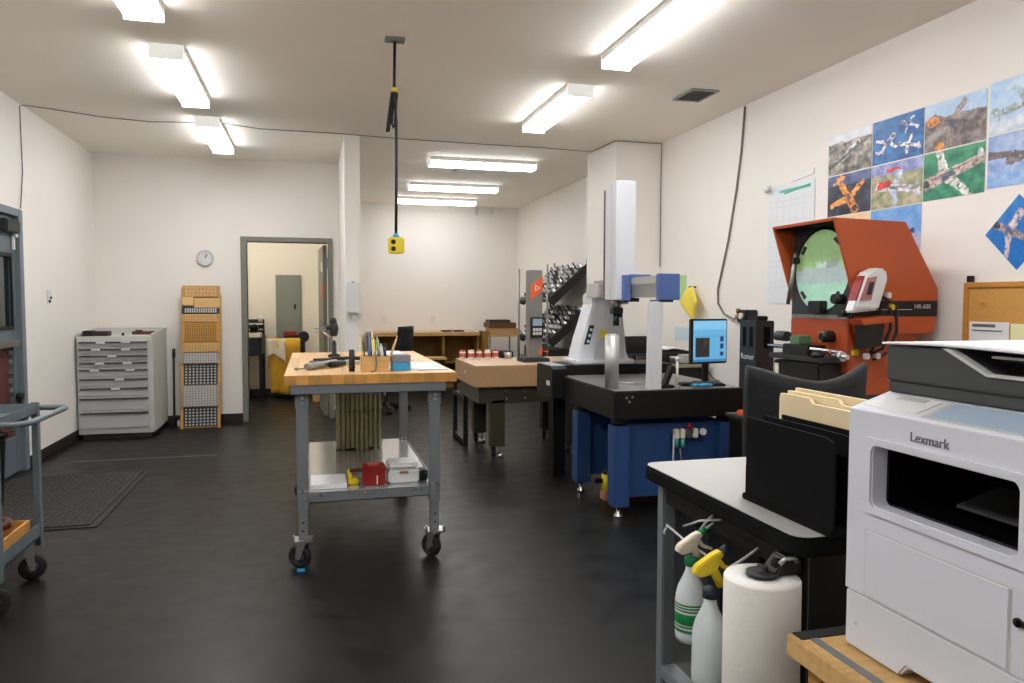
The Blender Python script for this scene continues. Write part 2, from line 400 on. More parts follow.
# ============================================================ ceiling
def fixture(x, y, label, group, rz=0, L=1.24, lens='lens'):
    t = thing('ceiling_light', label, 'light', (x, y, H-.09), rz, group)
    part('housing', MB().box(-.1, .1, -L/2+.012, L/2-.012, .048, .09), 'white_metal', t)
    part('lens', MB().prism([(-.094, .012), (-.078, 0), (.078, 0), (.094, .012)], 'y', -L/2+.012, L/2-.012), lens, t)
    part('lens_side', MB().prism([(-.098, .048), (-.094, .012), (.094, .012), (.098, .048)], 'y', -L/2+.012, L/2-.012), lens+'_side', t)
    for s in (-1, 1): part('end_cap', MB().box(-.102, .102, s*(L/2-.006)-.006, s*(L/2-.006)+.006, -.002, .09), 'lens_end', t, .001)
    return t
gl = 'ceiling lights in the row over the drawer cabinet side'
for y, nth in ((7.73, 'first'), (5.82, 'second'), (3.93, 'third'), (2.03, 'added unseen fourth'), (.13, 'added unseen fifth')): fixture(-.862, y, 'fluorescent ceiling light, %s from the back wall in the row by the drawer cabinet' % nth, gl)  # fourth and fifth lie out of view, added for their light
gr = 'ceiling lights in the row by the measuring machine'
for y, nth in ((5.96, 'first'), (4.06, 'second'), (2.15, 'third'), (.25, 'added unseen fourth')): fixture(1.945, y, 'fluorescent ceiling light, %s from the pillar in the row by the measuring machine' % nth, gr)  # last two are unseen, the row carried on to add light
gf = 'crosswise ceiling lights beyond the pillar'
for y, nth in ((11.75, 'first'), (10.3, 'second'), (8.46, 'third')): fixture(1.9, y, 'crosswise fluorescent ceiling light beyond the pillar, %s from the far wall' % nth, gf, PI/2, lens='lens_far')
fixture(-.9, 10.35, 'fluorescent ceiling light inside the office behind the doorway', 'office light', PI/2, lens='lens_office')
t = thing('ceiling_vent', 'small grey louvred air vent in the ceiling by the right wall', 'vent', (2.9, 5.37, H-.012))
part('frame', MB().box(-.115, .115, -.16, -.135, 0, .012).box(-.115, .115, .135, .16, 0, .012).box(-.115, -.095, -.135, .135, 0, .012).box(.095, .115, -.135, .135, 0, .012), 'steel_dull', t)
part('backing', MB().box(-.095, .095, -.135, .135, .009, .012), 'charcoal', t)
for i in range(6): part('slat', MB().prism([(-.03, .002), (-.027, .0), (-.001, .009), (-.004, .011)], 'x', -.095, .095).rot(0), 'steel_dull', t).location = (0, -.11+i*.05, 0)
t = thing('ceiling_vent', 'narrow ceiling vent between the crosswise lights', 'vent', (1.9, 9.2, H-.012))
part('frame', MB().box(-.2, .2, -.1, .1, .004, .012), 'steel_dull', t)
for i in range(4): part('slat', MB().box(-.19, .19, -.08+i*.045, -.06+i*.045, 0, .005), 'cab_grey', t)
# black cable tacked along ceiling
pts = [(XL+.012, 6.98, 2.14), (XL+.012, 7.05, 2.45), (XL+.012, 7.03, 2.97), (XL+.03, 7.06, 2.988), (-2.086, 7.129, 2.988), (-1.756, 7.319, 2.988), (-1.374, 7.402, 2.988), (-.775, 7.28, 2.988), (-.445, 7.43, 2.988), (.28, 7.44, 2.988), (.857, 7.513, 2.988), (1.616, 7.546, 2.988), (2.345, 7.56, 2.988), (2.9, 7.62, 2.988), (2.93, 7.06, 2.988), (3.0, 7.045, 2.988), (3.425, 7.03, 2.985), (3.43, 7.04, 2.9), (3.43, 7.045, 2.4), (3.43, 7.04, 1.75)]
solo('ceiling_cable', MB().tube(pts, .0045, 6), 'cable', 'dark cable tacked across the ceiling from the side door to the pillar', 'cable')
t = thing('junction_box', 'small grey pipe stub on the far wall under the ceiling', 'pipe', (2.72, YF-.05, 2.86))
part('stub', MB().box(-.015, .015, -.03, .05, 0, .12), 'cab_grey', t, .003)
t = thing('junction_box', 'short pale conduit bracket on the far wall below the last ceiling light', 'pipe', (2.98, YF-.05, 2.87))
part('stub', MB().box(-.02, .02, -.03, .05, 0, .12), 'white_metal', t, .003)
# hanging power cord
t = thing('pendant_outlet', 'yellow outlet box hanging on a black cord from the ceiling', 'outlet', (.51, 4.72, 1.688))
part('ceiling_bracket', MB().box(-.06, .06, -.035, .035, 1.29, 1.312), 'steel_dull', t, .004)
part('cord', MB().tube([(0, 0, .1), (.004, 0, .4), (.006, 0, .8), (-.006, 0, 1.0), (0, 0, 1.292)], .009, 8), 'cable_black', t)
part('cord_loop', MB().tube([(0, .0, 1.02), (-.02, .01, .98), (-.045, .01, .8), (-.05, .01, .745), (-.04, .01, .75), (-.02, .012, .9), (0, .01, 1.03), (.012, .01, .98), (.0, .012, .8), (-.01, .012, .77), (-.02, .012, .8), (-.01, .014, .95), (0, .012, 1.04)], .008, 6), 'cable_black', t)
part('cord_tie', MB().lathe([(.0, -.012), (.02, -.012), (.02, .012), (0, .012)], (0, .004, 1.0), 10), 'yellow_tape', t)
b = part('outlet_box', MB().box(-.048, .048, -.035, .035, 0, .1), 'yellow_box', t, .008)
part('strain_relief', MB().cyl((0, 0, .1), (0, 0, .125), .024, .012), 'blue', t)
for z in (.028, .07): part('socket', MB().cyl((-.02, -.0365, z), (-.02, -.03, z), .015), 'black', b)
# ============================================================ wall pieces
t = thing('wall_clock', 'round white wall clock with dark hands above the wooden peg rack', 'clock', (-1.157, YB, 1.795))
part('rim', MB().lathe([(.074, -.002), (.088, -.004), (.09, -.03), (.082, -.036), (.076, -.03)], (0, 0, .083), 32, 'y'), 'cab_grey', t)
part('face', MB().cyl((0, 0, .083), (0, -.026, .083), .078, n=32), 'white_plastic', t)
part('hand', MB().box(-.003, .003, -.029, -.027, .083, .13).rot(.6, 'Y', (0, 0, .083)), 'black', t)
part('hand', MB().box(-.002, .002, -.031, -.029, .083, .145).rot(.25, 'Y', (0, 0, .083)), 'black', t)
for i in range(12):
    a = i*PI/6; part('hour_mark', MB().box(-.002, .002, -.0275, -.0255, .143, .152).rot(a, 'Y', (0, 0, .083)), 'charcoal', t)
t = thing('soap_dispenser', 'white dispenser fixed on the narrow white wall end', 'dispenser', (.39, 7.52, 1.255))
part('body', MB().box(-.065, .06, -.1, 0, .02, .32), 'white_plastic', t, .012)
part('nozzle', MB().prism([(-.04, .02), (.04, .02), (.02, -.04), (-.01, -.04)], 'y', -.07, -.03), 'cab_grey', t)
part('latch', MB().box(-.012, .012, -.03, -.01, .318, .33), 'charcoal', t)
# posters: printed aircraft scenes, plain generic stand-ins
def capsules(u, v, caps):
    r = None
    for (x0, y0, x1, y1, w, c) in caps:
        dx, dy = x1-x0, y1-y0; L = dx*dx+dy*dy; k = max(0, min(1, ((u-x0)*dx+(v-y0)*dy)/L)) if L else 0
        if math.hypot(u-x0-k*dx, (v-y0-k*dy)*.75) < w*(1-.35*k): r = c
    return r
def scene_fn(seed, lo, hi, sky, horizon, planes, sc=5):
    def fn(u, v):
        n = noise.fractal(Vector((u*sc+seed*7.3, v*sc*.8, seed)), .6, 2.1, 6)*.8
        q = noise.noise(Vector((u*9, v*9, seed*3.1)))*.03; q2 = noise.noise(Vector((u*9, v*9, seed*5.7)))*.03
        c = capsules(u+q, v+q2, planes)
        k2 = noise.noise(Vector((u*16, v*16, seed*2.3)))
        if c and k2 > -.42: return tuple(max(0, min(255, x*(1+.25*n+.3*k2))) for x in c)
        k = max(0, min(1, .5+n)); g = tuple(a+(b_-a)*k for a, b_ in zip(lo, hi))
        if v > horizon+n*.06: g = tuple(a+(b_-a)*max(0, min(1, .5+n*.6)) for a, b_ in zip(sky[0], sky[1]))
        return g
    return fn
def plane(x, y, a, s, body, wing, sq=.7):
    """a small low-wing aircraft seen at an angle"""
    ca, sa = math.cos(a), math.sin(a)
    P = lambda p, q: (x+s*(ca*p-sa*q*sq), y+s*(sa*p+ca*q*sq))
    out = []
    for (p0, q0, p1, q1, w, c) in ((0.08, 0, -.12, .75, .085, wing), (.08, 0, .0, -.75, .085, wing), (.48, 0, -.6, 0, .1, body), (-.52, 0, -.6, .24, .05, wing), (-.52, 0, -.56, -.24, .05, wing), (-.5, .05, -.66, .16, .05, body), (.44, 0, .5, 0, .075, (60, 50, 50)), (.52, -.2, .5, .2, .018, (70, 64, 64)), (.12, .03, -.04, .03, .045, (70, 90, 110)), (.3, -.05, -.3, -.05, .02, tuple(int(q_*.6) for q_ in body))):
        out.append((*P(p0, q0), *P(p1, q1), w*s, c))
    return out
sil = (206, 206, 210); wht = (232, 232, 234); tan = (190, 170, 150); org = (232, 146, 66); red = (206, 50, 50)
ivory = ((206, 210, 220), (240, 242, 246)); blue = ((150, 190, 226), (206, 224, 240)); 
PO = attr_mat('poster_print', .35)
pw, ph, gp = .412, .268, .008
posters = [
 (0, 0, scene_fn(1, (70, 62, 54), (196, 190, 180), ivory, .78, plane(.5, .5, .7, .55, sil, (150, 140, 130))+[(.05, .2, .95, .75, .03, (90, 80, 74))]), 'poster of grey aircraft over stony ground, top row beside the bare wall'),
 (1, 0, scene_fn(2, (14, 70, 140), (50, 130, 190), ((20, 80, 150), (70, 140, 196)), .8, plane(.3, .45, .9, .42, sil, wht)+plane(.72, .75, 2.6, .32, wht, sil)+plane(.72, .3, 2.8, .36, wht, wht)), 'poster of white aircraft over deep blue sea'),
 (2, 0, scene_fn(3, (84, 72, 70), (170, 160, 156), blue, .66, plane(.5, .5, 2.75, .8, (120, 104, 98), (150, 134, 126))+[(.13, .62, .2, .62, .09, org), (.25, .08, .3, .08, .06, org)]), 'poster of dark grey aircraft with an orange nose over hills'),
 (3, 0, scene_fn(4, (170, 190, 210), (226, 232, 238), blue, .3, plane(.5, .45, .2, .7, (170, 180, 176), (150, 170, 176))), 'pale blue poster of a light aircraft in clouds'),
 (0, 1, scene_fn(5, (28, 30, 40), (70, 78, 96), ((50, 60, 110), (130, 140, 180)), .75, plane(.48, .45, -1.1, .8, org, (240, 160, 86))), 'dark poster of a glowing orange aircraft'),
 (1, 1, scene_fn(6, (120, 130, 90), (200, 190, 160), ((90, 100, 170), (190, 200, 226)), .74, plane(.5, .42, 2.9, .72, (214, 210, 220), (176, 190, 214))+[(.2, .52, .36, .56, .07, red), (.34, .84, .6, .86, .035, red)]), 'poster of silver and red aircraft over farmland'),
 (2, 1, scene_fn(7, (20, 110, 80), (70, 160, 120), ((40, 130, 90), (90, 170, 130)), .9, plane(.45, .5, 3.5, 1.0, (196, 172, 166), (222, 222, 216))), 'poster of a propeller aircraft over bright green land'),
 (3, 1, scene_fn(8, (110, 160, 220), (170, 200, 236), ((120, 150, 210), (200, 214, 236)), .25, [(.0, .62, 1, .5, .05, (110, 96, 100))]+plane(.6, .5, .1, .5, (120, 110, 110), (120, 104, 108))), 'blue poster with a dark wing across clear sky'),
 (0, 2, scene_fn(9, (226, 160, 110), (246, 214, 170), ((240, 190, 140), (250, 226, 190)), .5, plane(.5, .4, .3, .5, (130, 90, 70), (140, 100, 80))), 'peach sunset poster mostly hidden behind the orange machine hood'),
 (1, 2, scene_fn(10, (150, 170, 210), (206, 200, 220), ((90, 150, 220), (150, 190, 236)), .35, [(.5, .45, .85, .42, .04, (70, 70, 100))]+plane(.7, .44, .1, .3, (70, 70, 110), (80, 80, 110))), 'sky blue poster with a small distant dark aircraft'),
]
for cx, cy, fn, lab in posters:
    y1 = 4.49-cx*(pw+gp); z1 = 2.52-cy*(ph+gp)
    if cx == 3: y1 -= .01; z1 += .012
    me = paint_grid('poster', (0, 0, 0), (0, -1, 0), (0, 0, 1), pw, ph, 84, 56, fn); me.materials.append(PO)
    o = bpy.data.objects.new('poster', me); C.objects.link(o); o.location = (XR-.001, y1, z1-ph); tag(o, lab, 'poster', 'aircraft posters on the right wall')
fn = scene_fn(11, (20, 110, 190), (40, 130, 206), ((20, 110, 190), (60, 140, 210)), .9, plane(.42, .6, 1.9, .8, (170, 150, 150), (206, 190, 190)))
me = paint_grid('poster', (0, 0, 0), (0, -.7071, .7071), (0, .7071, .7071), .27, .27, 44, 44, lambda u, v: fn(u, v)); me.materials.append(PO)
o = bpy.data.objects.new('poster', me); C.objects.link(o); o.location = (XR-.001, 3.03, 1.556); tag(o, 'blue diamond-shaped poster of an aircraft above the cork board', 'poster')
# cork board
t = thing('cork_board', 'cork notice board in a light wooden frame on the right wall', 'notice board', (XR, 2.85, 1.0))
o3 = Vector(t.location)
part('cork_sheet', MB(o3).box(XR-.012, XR-.002, 2.4, 3.3, 1.02, 1.475), 'cork', t)
for q in ((2.37, 2.4, 1.0, 1.498), (3.3, 3.33, 1.0, 1.498), (2.4, 3.3, 1.0, 1.025), (2.4, 3.3, 1.47, 1.498)): part('frame_rail', MB(o3).box(XR-.022, XR, *q), 'cork_frame', t, .003)
solo('binder_clip', MB().box(XR-.03, XR-.004, 3.275, 3.305, 1.5, 1.535), 'black', 'small black clip standing on top of the cork board frame', 'clip', bevel=.003)
t = thing('pinned_notice', 'white notice with a line of dark print pinned on the cork board', 'paper', (XR-.0145, 3.17, 1.08))
part('sheet', MB(t.location).box(XR-.0155, XR-.0135, 3.05, 3.29, 1.08, 1.29), 'paper', t)
part('print_line', MB(t.location).box(XR-.0165, XR-.0155, 3.13, 3.27, 1.262, 1.278), 'text_dark', t)
part('print_line', MB(t.location).box(XR-.0165, XR-.0155, 3.09, 3.27, 1.24, 1.247), 'text_dark', t)
solo('pinned_notice', MB().box(XR-.0155, XR-.0135, 2.86, 3.04, 1.08, 1.285), mat('pale_yellow', (236, 232, 180), .7), 'pale yellow notice pinned on the cork board', 'paper')
solo('push_pin', MB().lathe([(.0, -.02), (.008, -.02), (.006, -.008), (.003, 0)], (XR-.012, 3.2, 1.39), 8, 'x'), 'yellow', 'small brass pin stuck in the cork board', 'pin')
# paper chart on the right wall
t = thing('wall_chart', 'large white ruled chart sheet with a green strip taped to the right wall', 'chart', (XR, 4.9, 1.38))
def chart(u, v):
    if .93 < v < .955 and .25 < u < .92: return (60, 176, 150)
    if (abs((u*7) % 1-.5) < .04 and .1 < v < .9) or (abs((v*24) % 1-.5) < .08 and .12 < u < .9 and .08 < v < .9): return (219, 223, 228)
    return (229, 232, 235)
me = paint_grid('sheet', (XR-.003-t.location.x, 5.19-t.location.y, 0), (0, -1, 0), (0, 0, 1), .56, .9, 56, 90, chart); me.materials.append(PO)
o = bpy.data.objects.new('sheet', me); C.objects.link(o); o.parent = t
part('corner_curl', MB(t.location).sheet(lambda u, v: (XR-.004-.05*math.sin(u*PI*.9), 5.21-.07*u, 2.24+.05*v), 8, 2, .002), 'paper', t)
part('green_strip', MB(t.location).prism([(4.98, 2.2), (4.68, 2.225), (4.68, 2.24), (4.99, 2.212)], 'x', XR-.008, XR-.005), mat('teal', (60, 176, 150), .6), t)
part('top_tape', MB(t.location).prism([(4.9, 2.28), (4.64, 2.3), (4.64, 2.34), (4.88, 2.295)], 'x', XR-.008, XR-.004), 'paper', t)
# ============================================================ left side of the room
# drawer cabinet
t = thing('drawer_cabinet', 'light grey steel tool cabinet with nine wide drawers', 'cabinet', (-1.91, 8.75, 0)); O = t.location
cx0, cx1, cyf, cyb = -2.268, -1.572, 8.33, 9.1
part('body', MB(O).box(cx0, cx1, cyf, cyb, .05, 1.035), 'cab_grey', t, .006)
part('plinth', MB(O).box(cx0+.03, cx1-.03, cyf+.04, cyb, 0, .05), 'charcoal', t)
part('top_rim', MB(O).prism([(cyf, 1.035), (cyb, 1.035), (cyb, 1.1), (cyb-.04, 1.1), (cyf+.02, 1.06), (cyf, 1.055)], 'x', cx0, cx0+.015).prism([(cyf, 1.035), (cyb, 1.035), (cyb, 1.1), (cyb-.04, 1.1), (cyf+.02, 1.06), (cyf, 1.055)], 'x', cx1-.015, cx1).box(cx0, cx1, cyb-.015, cyb, 1.035, 1.1), 'cab_grey', t)
edges = [1.0, .935, .865, .795, .725, .655, .56, .465, .365, .215, .1]
tops = [1.0, .93, .862, .792, .722, .628, .535, .432, .288]; bots = [.93, .862, .792, .722, .628, .535, .432, .288, .105]
tags = [(.32, .68), (.25, .68), (.48,), (.3, .7), (.22, .74), (.58,), (.52,), (), ()]
for i, (a, b_) in enumerate(zip(tops, bots)):
    d = part('drawer', MB(O).box(cx0+.025, cx1-.04, cyf-.018, cyf, b_+.006, a-.004), 'cab_front', t, .003)
    part('handle', MB(O).box(cx0+.03, cx1-.045, cyf-.038, cyf-.018, a-.026, a-.016).box(cx0+.03, cx1-.045, cyf-.038, cyf-.033, a-.034, a-.016), 'steel_dull', d)
    for u in tags[i]: part('label_card', MB(O).box(cx0+.025+u*.63-.04, cx0+.025+u*.63+.04, cyf-.041, cyf-.038, a-.034, a-.014), 'white_plastic', d)
part('lock', MB(O).cyl((-1.93, cyf-.012, 1.018), (-1.93, cyf, 1.018), .012), 'steel', t)
solo('small_box', MB().box(-2.235, -2.15, 8.42, 8.56, 1.036, 1.09), 'black', 'small black box on the drawer cabinet at its wall end', 'box', bevel=.004)
solo('small_box', MB().box(-2.135, -2.0, 8.42, 8.56, 1.036, 1.085), mat('brownblack', (48, 34, 30), .5), 'flat dark brown box on the drawer cabinet', 'box', bevel=.004)
solo('tool_strip', MB().box(-1.85, -1.6, 8.75, 8.82, 1.036, 1.07).box(-1.82, -1.75, 8.76, 8.81, 1.07, 1.085), 'red_dark', 'long dark red tool holder lying on the drawer cabinet', 'tool', bevel=.004)
solo('small_plug', MB().lathe([(0, 0), (.014, 0), (.014, .02), (.008, .03), (0, .032)], (-1.88, 8.5, 1.036), 10), 'black', 'tiny black plug standing on the drawer cabinet top', 'plug')
# panel leaning between cabinet and wall
solo('wall_board', MB().box(XL+.014, XL+.02, 8.45, 9.1, .01, .98), 'olive', 'thin dark board standing between the drawer cabinet and the wall', 'board')
# pole tool
t = thing('pole_tool', 'slim dark pole with a black foot beside the drawer cabinet', 'tool', (-1.49, 9.0, 0))
part('pole', MB().cyl((-.005, .02, .04), (-.01, .1, .84), .012, n=8), 'charcoal', t)
part('grip', MB().cyl((-.009, .095, .76), (-.01, .103, .86), .017, n=8), 'black', t)
part('foot', MB().box(-.055, .035, -.06, .06, 0, .05).box(-.045, .025, -.04, .05, .05, .12), 'black', t, .01)
part('foot_cap', MB().box(.036, .06, -.05, .03, 0, .07), 'white_plastic', t, .005)
# wooden peg rack of small cells
t = thing('peg_rack', 'tall narrow wooden rack of small gridded cells leaning on the wall', 'rack', (-1.19, 8.76, 0))
lean = math.atan2(.27, 1.56); t.rotation_euler = (-lean, 0, 0)
hw = .205
part('backboard', MB().box(-hw+.02, hw-.02, .02, .035, .01, 1.57), 'plywood', t)
for s in (-1, 1): part('side_rail', MB().box(s*(hw-.015)-.015, s*(hw-.015)+.015, -.01, .04, 0, 1.5 if s > 0 else 1.56), 'plywood', t, .003)
secs = [(.02, .235, 'cell_dark', .012, 9, 6), (.235, .475, 'cell_grey', -.03, 11, 8), (.475, .71, 'cell_dark', .005, 9, 7), (.71, .835, 'cell_grey', -.03, 12, 4), (.835, .95, 'cell_wood', -.025, 12, 4), (.95, 1.17, 'cork', -.02, 14, 8), (1.17, 1.27, 'cell_wood', -.02, 14, 3), (1.27, 1.335, 'olive', -.028, 14, 2), (1.45, 1.585, 'cell_wood', -.03, 9, 3)]
for z0, z1, mt, yf, nx, nz in secs:
    tr = part('cell_tray', MB().box(-hw+.03 if yf > -.02 else -hw+.01, hw-.03 if yf > -.02 else hw-.01, yf, .02, z0+.003, z1-.003), mt, t, .002)
    g = MB(); w0 = hw-.038
    for i in range(nx):
        for j in range(nz):
            x = -w0+2*w0*(i+.5)/nx; z = z0+.008+(z1-z0-.016)*(j+.5)/nz; r = w0/nx*(.46 if mt == 'cell_dark' else .62); rz_ = (z1-z0)/nz*(.24 if mt == 'cell_dark' else .33)
            g.box(x-r, x+r, yf-.005-random.random()*.007, yf, z-rz_, z+rz_)
    part('pegs', g, {'cell_dark': 'cab_grey', 'cell_grey': 'cab_front', 'cell_wood': 'pine', 'cork': 'ochre', 'olive': 'cab_front'}[mt], tr, 0, None, 'stuff')
part('plain_panel', MB().box(-.07, hw-.012, -.028, .02, 1.335, 1.445), 'pine', t, .003)
part('small_drawer', MB().box(-hw+.012, -.075, -.035, .02, 1.36, 1.455), mat('pine_pale', (226, 186, 124), .5, var=.08), t, .003)
part('small_shelf', MB().box(-hw+.012, -.075, -.03, .02, 1.335, 1.357), 'olive', t)
# floor mat
t = thing('floor_mat', 'dark textured anti-fatigue mat on the floor by the side door', 'mat', (-1.8, 5.86, 0)); O = t.location
part('border', MB(O).box(-2.26, -1.295, 5.06, 6.66, .001, .006), 'black', t)
part('mat_field', MB(O).box(-2.25, -1.34, 5.1, 6.62, .006, .013), 'mat_rubber', t)
g = MB(O)
for i in range(22):
    for j in range(36):
        x = -2.24+.041*i+random.uniform(-.008, .008); y = 5.12+.0415*j+random.uniform(-.008, .008); a = random.uniform(.008, .014)
        if x+a < -1.345: g.box(x-a, x+a, y-a*.8, y+a*.8, .013, .0155)
part('mat_nubs', g, 'mat_rubber', t, 0, None, 'stuff')
# steel utility cart
def caster(parent, x, y, z, r=.062, w=.03, ang=0, plate=None):
    """swivel caster whose wheel touches z=0 of the parent's space"""
    f = MB(); f.box(x-.03, x+.03, y-.032, y+.032, z-.008, z)
    for s in (-1, 1): f.prism([(x-.028, z-.008), (x+.028, z-.008), (x+.034, r*.85), (x+.012, r*.75)], 'y', y+s*(w/2+.007)-.002, y+s*(w/2+.007)+.002)
    if ang: f.rot(ang, 'Z', (x, y, 0))
    p = part('caster', f, plate or 'steel', parent)
    c = Vector((x+.022, y, r))
    wh = MB().lathe([(r*.55, -w/2), (r*.93, -w/2), (r, -w*.25), (r, w*.25), (r*.93, w/2), (r*.55, w/2), (r*.55, -w/2)], c, 24, 'y')
    if ang: wh.rot(ang, 'Z', (x, y, 0))
    wp = part('wheel', wh, 'rubber', p)
    hb = MB().lathe([(0, -w*.52), (r*.3, -w*.52), (r*.3, -w*.3), (r*.58, -w*.25), (r*.58, w*.25), (r*.3, w*.3), (r*.3, w*.52), (0, w*.52)], c, 18, 'y')
    if ang: hb.rot(ang, 'Z', (x, y, 0))
    part('hub', hb, 'steel_dull', p)
    return p
t = thing('utility_cart', 'grey steel two-shelf utility cart with a tubular push handle', 'cart', (-1.75, 3.95, 0)); O = t.location
ax0, ax1, ay0, ay1 = -2.15, -1.325, 3.68, 4.22
for z, h in ((.83, .05), (.215, .07)):
    tr = MB(O); tr.box(ax0, ax1, ay0, ay1, z, z+.006); tr.box(ax0, ax1, ay0, ay0+.004, z, z+h).box(ax0, ax1, ay1-.004, ay1, z, z+h).box(ax0, ax0+.004, ay0, ay1, z, z+h).box(ax1-.004, ax1, ay0, ay1, z, z+h)
    part('shelf_tray', tr, 'cart_grey', t)
for x in (ax0, ax1):
    for y in (ay0, ay1):
        sx = 1 if x == ax0 else -1; sy = 1 if y == ay0 else -1
        part('leg', MB(O).box(min(x, x+sx*.035), max(x, x+sx*.035), min(y-sy*.004, y), max(y-sy*.004, y), .16, .885).box(min(x-sx*.004, x), max(x-sx*.004, x), min(y, y+sy*.035), max(y, y+sy*.035), .16, .885), 'cart_grey', t)
part('handle', MB(O).tube([(ax1-.1, ay1+.014, .855), (ax1+.08, ay1+.014, .856), (ax1+.115, ay1, .857), (ax1+.13, ay1-.04, .857), (ax1+.13, ay0+.06, .857), (ax1+.12, ay0+.01, .857), (ax1+.08, ay0-.014, .856), (ax1-.1, ay0-.014, .855)], .0135, 10), 'cart_grey', t)
for i, (x, y) in enumerate(((ax0+.05, ay0+.05), (ax0+.05, ay1-.05), (ax1-.06, ay0+.04), (ax1-.06, ay1-.04))):
    caster(t, x-O.x, y-O.y, .2, .062, .032, .35 if i > 1 else -.3)
# things on the cart
t = thing('wooden_box', 'shallow yellow wooden box on the lower shelf of the utility cart', 'box', (-1.58, 3.93, .222)); O = t.location
bx = (-1.8, -1.34, 3.76, 4.1)
part('bottom', MB(O).box(bx[0], bx[1], bx[2], bx[3], .222, .23), 'plywood', t)
for q in ((bx[0], bx[1], bx[2], bx[2]+.012), (bx[0], bx[1], bx[3]-.012, bx[3]), (bx[0], bx[0]+.012, bx[2]+.012, bx[3]-.012), (bx[1]-.012, bx[1], bx[2]+.012, bx[3]-.012)):
    part('side', MB(O).box(*q, .23, .325), 'maple_end', t, .002)
def ring(x, y, z, r, w): return MB().lathe([(r*.72, 0), (r, 0), (r, w), (r*.72, w), (r*.72, 0)], (x, y, z), 20)
solo('tape_roll', ring(-1.47, 4.0, .318, .08, .035), 'red_dark', 'roll of dark red tape on top in the wooden box', 'tape')
solo('tape_roll', ring(-1.62, 4.0, .232, .08, .06), 'black', 'roll of black tape inside the wooden box', 'tape')
solo('steel_ring', ring(-1.48, 3.85, .232, .07, .12), 'steel', 'bright steel ring standing proud in the wooden box', 'part')
solo('steel_ring', ring(-1.71, 3.85, .232, .07, .1), 'chrome', 'wide chrome ring inside the wooden box', 'part')
solo('steel_coupling', MB().cyl((-1.62, 3.86, .335), (-1.55, 3.83, .335), .012).cyl((-1.6, 3.9, .335), (-1.53, 3.86, .335), .01), 'steel', 'short steel coupling lying across the wooden box rim', 'part')
solo('steel_plate', MB().box(-1.75, -1.47, 3.78, 4.1, .836, .86).cyl((-1.6, 3.95, .86), (-1.6, 3.95, .885), .1, .09), 'steel', 'round-topped steel plate on the top shelf of the utility cart', 'part', bevel=.004)
solo('steel_rod', MB().cyl((-1.98, 3.9, .846), (-1.8, 4.1, .846), .01), 'chrome', 'thin bright rod lying on the top shelf of the utility cart', 'rod')
# black bin by the side door
t = thing('waste_bin', 'black waste bin standing by the side door behind the utility cart', 'bin', (-2.13, 5.68, 0)); t.scale = (.7, .7, .85)
part('bucket', MB().lathe([(0, 0), (.16, 0), (.2, .56), (.21, .58), (.195, .58), (.15, .02), (0, .02)], (0, 0, 0), 24), 'black', t)
part('rim', MB().lathe([(.2, .565), (.218, .565), (.218, .59), (.2, .59), (.2, .565)], (0, 0, 0), 24), 'black_matte', t)
# ============================================================ office behind the doorway
t = thing('electrical_panel', 'grey-green electrical panel on the office wall', 'electrical panel', (-.325, YI, .55)); O = t.location
part('cabinet', MB(O).box(-.51, -.145, YI-.03, YI, .55, 1.78), 'panel_green', t, .004)
dd = part('panel_door', MB(O).box(-.495, -.16, YI-.04, YI-.03, .57, 1.76), 'panel_green', t, .003)
part('latch', MB(O).box(-.255, -.225, YI-.055, YI-.04, 1.28, 1.35), 'black', dd, .003)
t = thing('office_desk', 'dark navy desk against the office wall', 'desk', (-1.0, 11.25, 0)); O = t.location
part('desk_top', MB(O).box(-1.45, -.66, 10.85, 11.6, .86, .89), 'charcoal', t, .004)
part('drawer_unit', MB(O).box(-1.05, -.68, 10.9, 11.58, .64, .86), 'navy', t, .004)
part('drawer', MB(O).box(-1.04, -.69, 10.885, 10.9, .67, .84), 'navy', t, .004)
part('knob', MB(O).cyl((-.86, 10.87, .76), (-.86, 10.885, .76), .02, n=10), 'steel', t)
for x in (-1.42, -.69):
    for y in (10.9, 11.55): part('leg', MB(O).box(x-.02, x+.02, y-.02, y+.02, 0, .86), 'black', t)
solo('paper_stack', MB().box(-1.0, -.69, 11.0, 11.3, .891, .95), 'cream', 'stack of cream papers on the office desk', 'papers', bevel=.003)
t = thing('letter_tray', 'black two-tier letter tray on the paper stack on the office desk', 'tray', (-.84, 11.42, .891)); O = t.location
for z in (.92, 1.0, 1.08): part('tier', MB(O).box(-1.05, -.67, 11.35, 11.55, z, z+.012).box(-1.05, -.67, 11.54, 11.55, z, z+.05), 'black', t)
for x in (-1.05, -.68): part('post', MB(O).box(x, x+.01, 11.36, 11.54, .891, 1.1), 'black', t)
solo('tape_dispenser', MB().box(-.83, -.73, 11.05, 11.2, .951, 1.02).cyl((-.78, 11.05, 1.02), (-.78, 11.2, 1.02), .05), 'black', 'black rounded dispenser on the office desk papers', 'dispenser')
solo('white_cup', MB().lathe([(0, 0), (.03, 0), (.036, .1), (.03, .1), (.025, .01), (0, .01)], (-.72, 11.45, 1.093), 14), 'white_plastic', 'white cup standing on the letter tray', 'cup')
t = thing('office_chair', 'office chair with a yellow jacket over its back, in the office', 'chair', (-.33, 11.25, 0)); O = t.location
part('backrest', MB(O).box(-.55, -.12, 11.05, 11.11, .5, .85), 'black', t, .02)
part('seat', MB(O).box(-.56, -.1, 11.12, 11.54, .42, .48), 'black', t, .02)
part('column', MB(O).cyl((-.33, 11.32, .08), (-.33, 11.32, .42), .03), 'steel_dull', t)
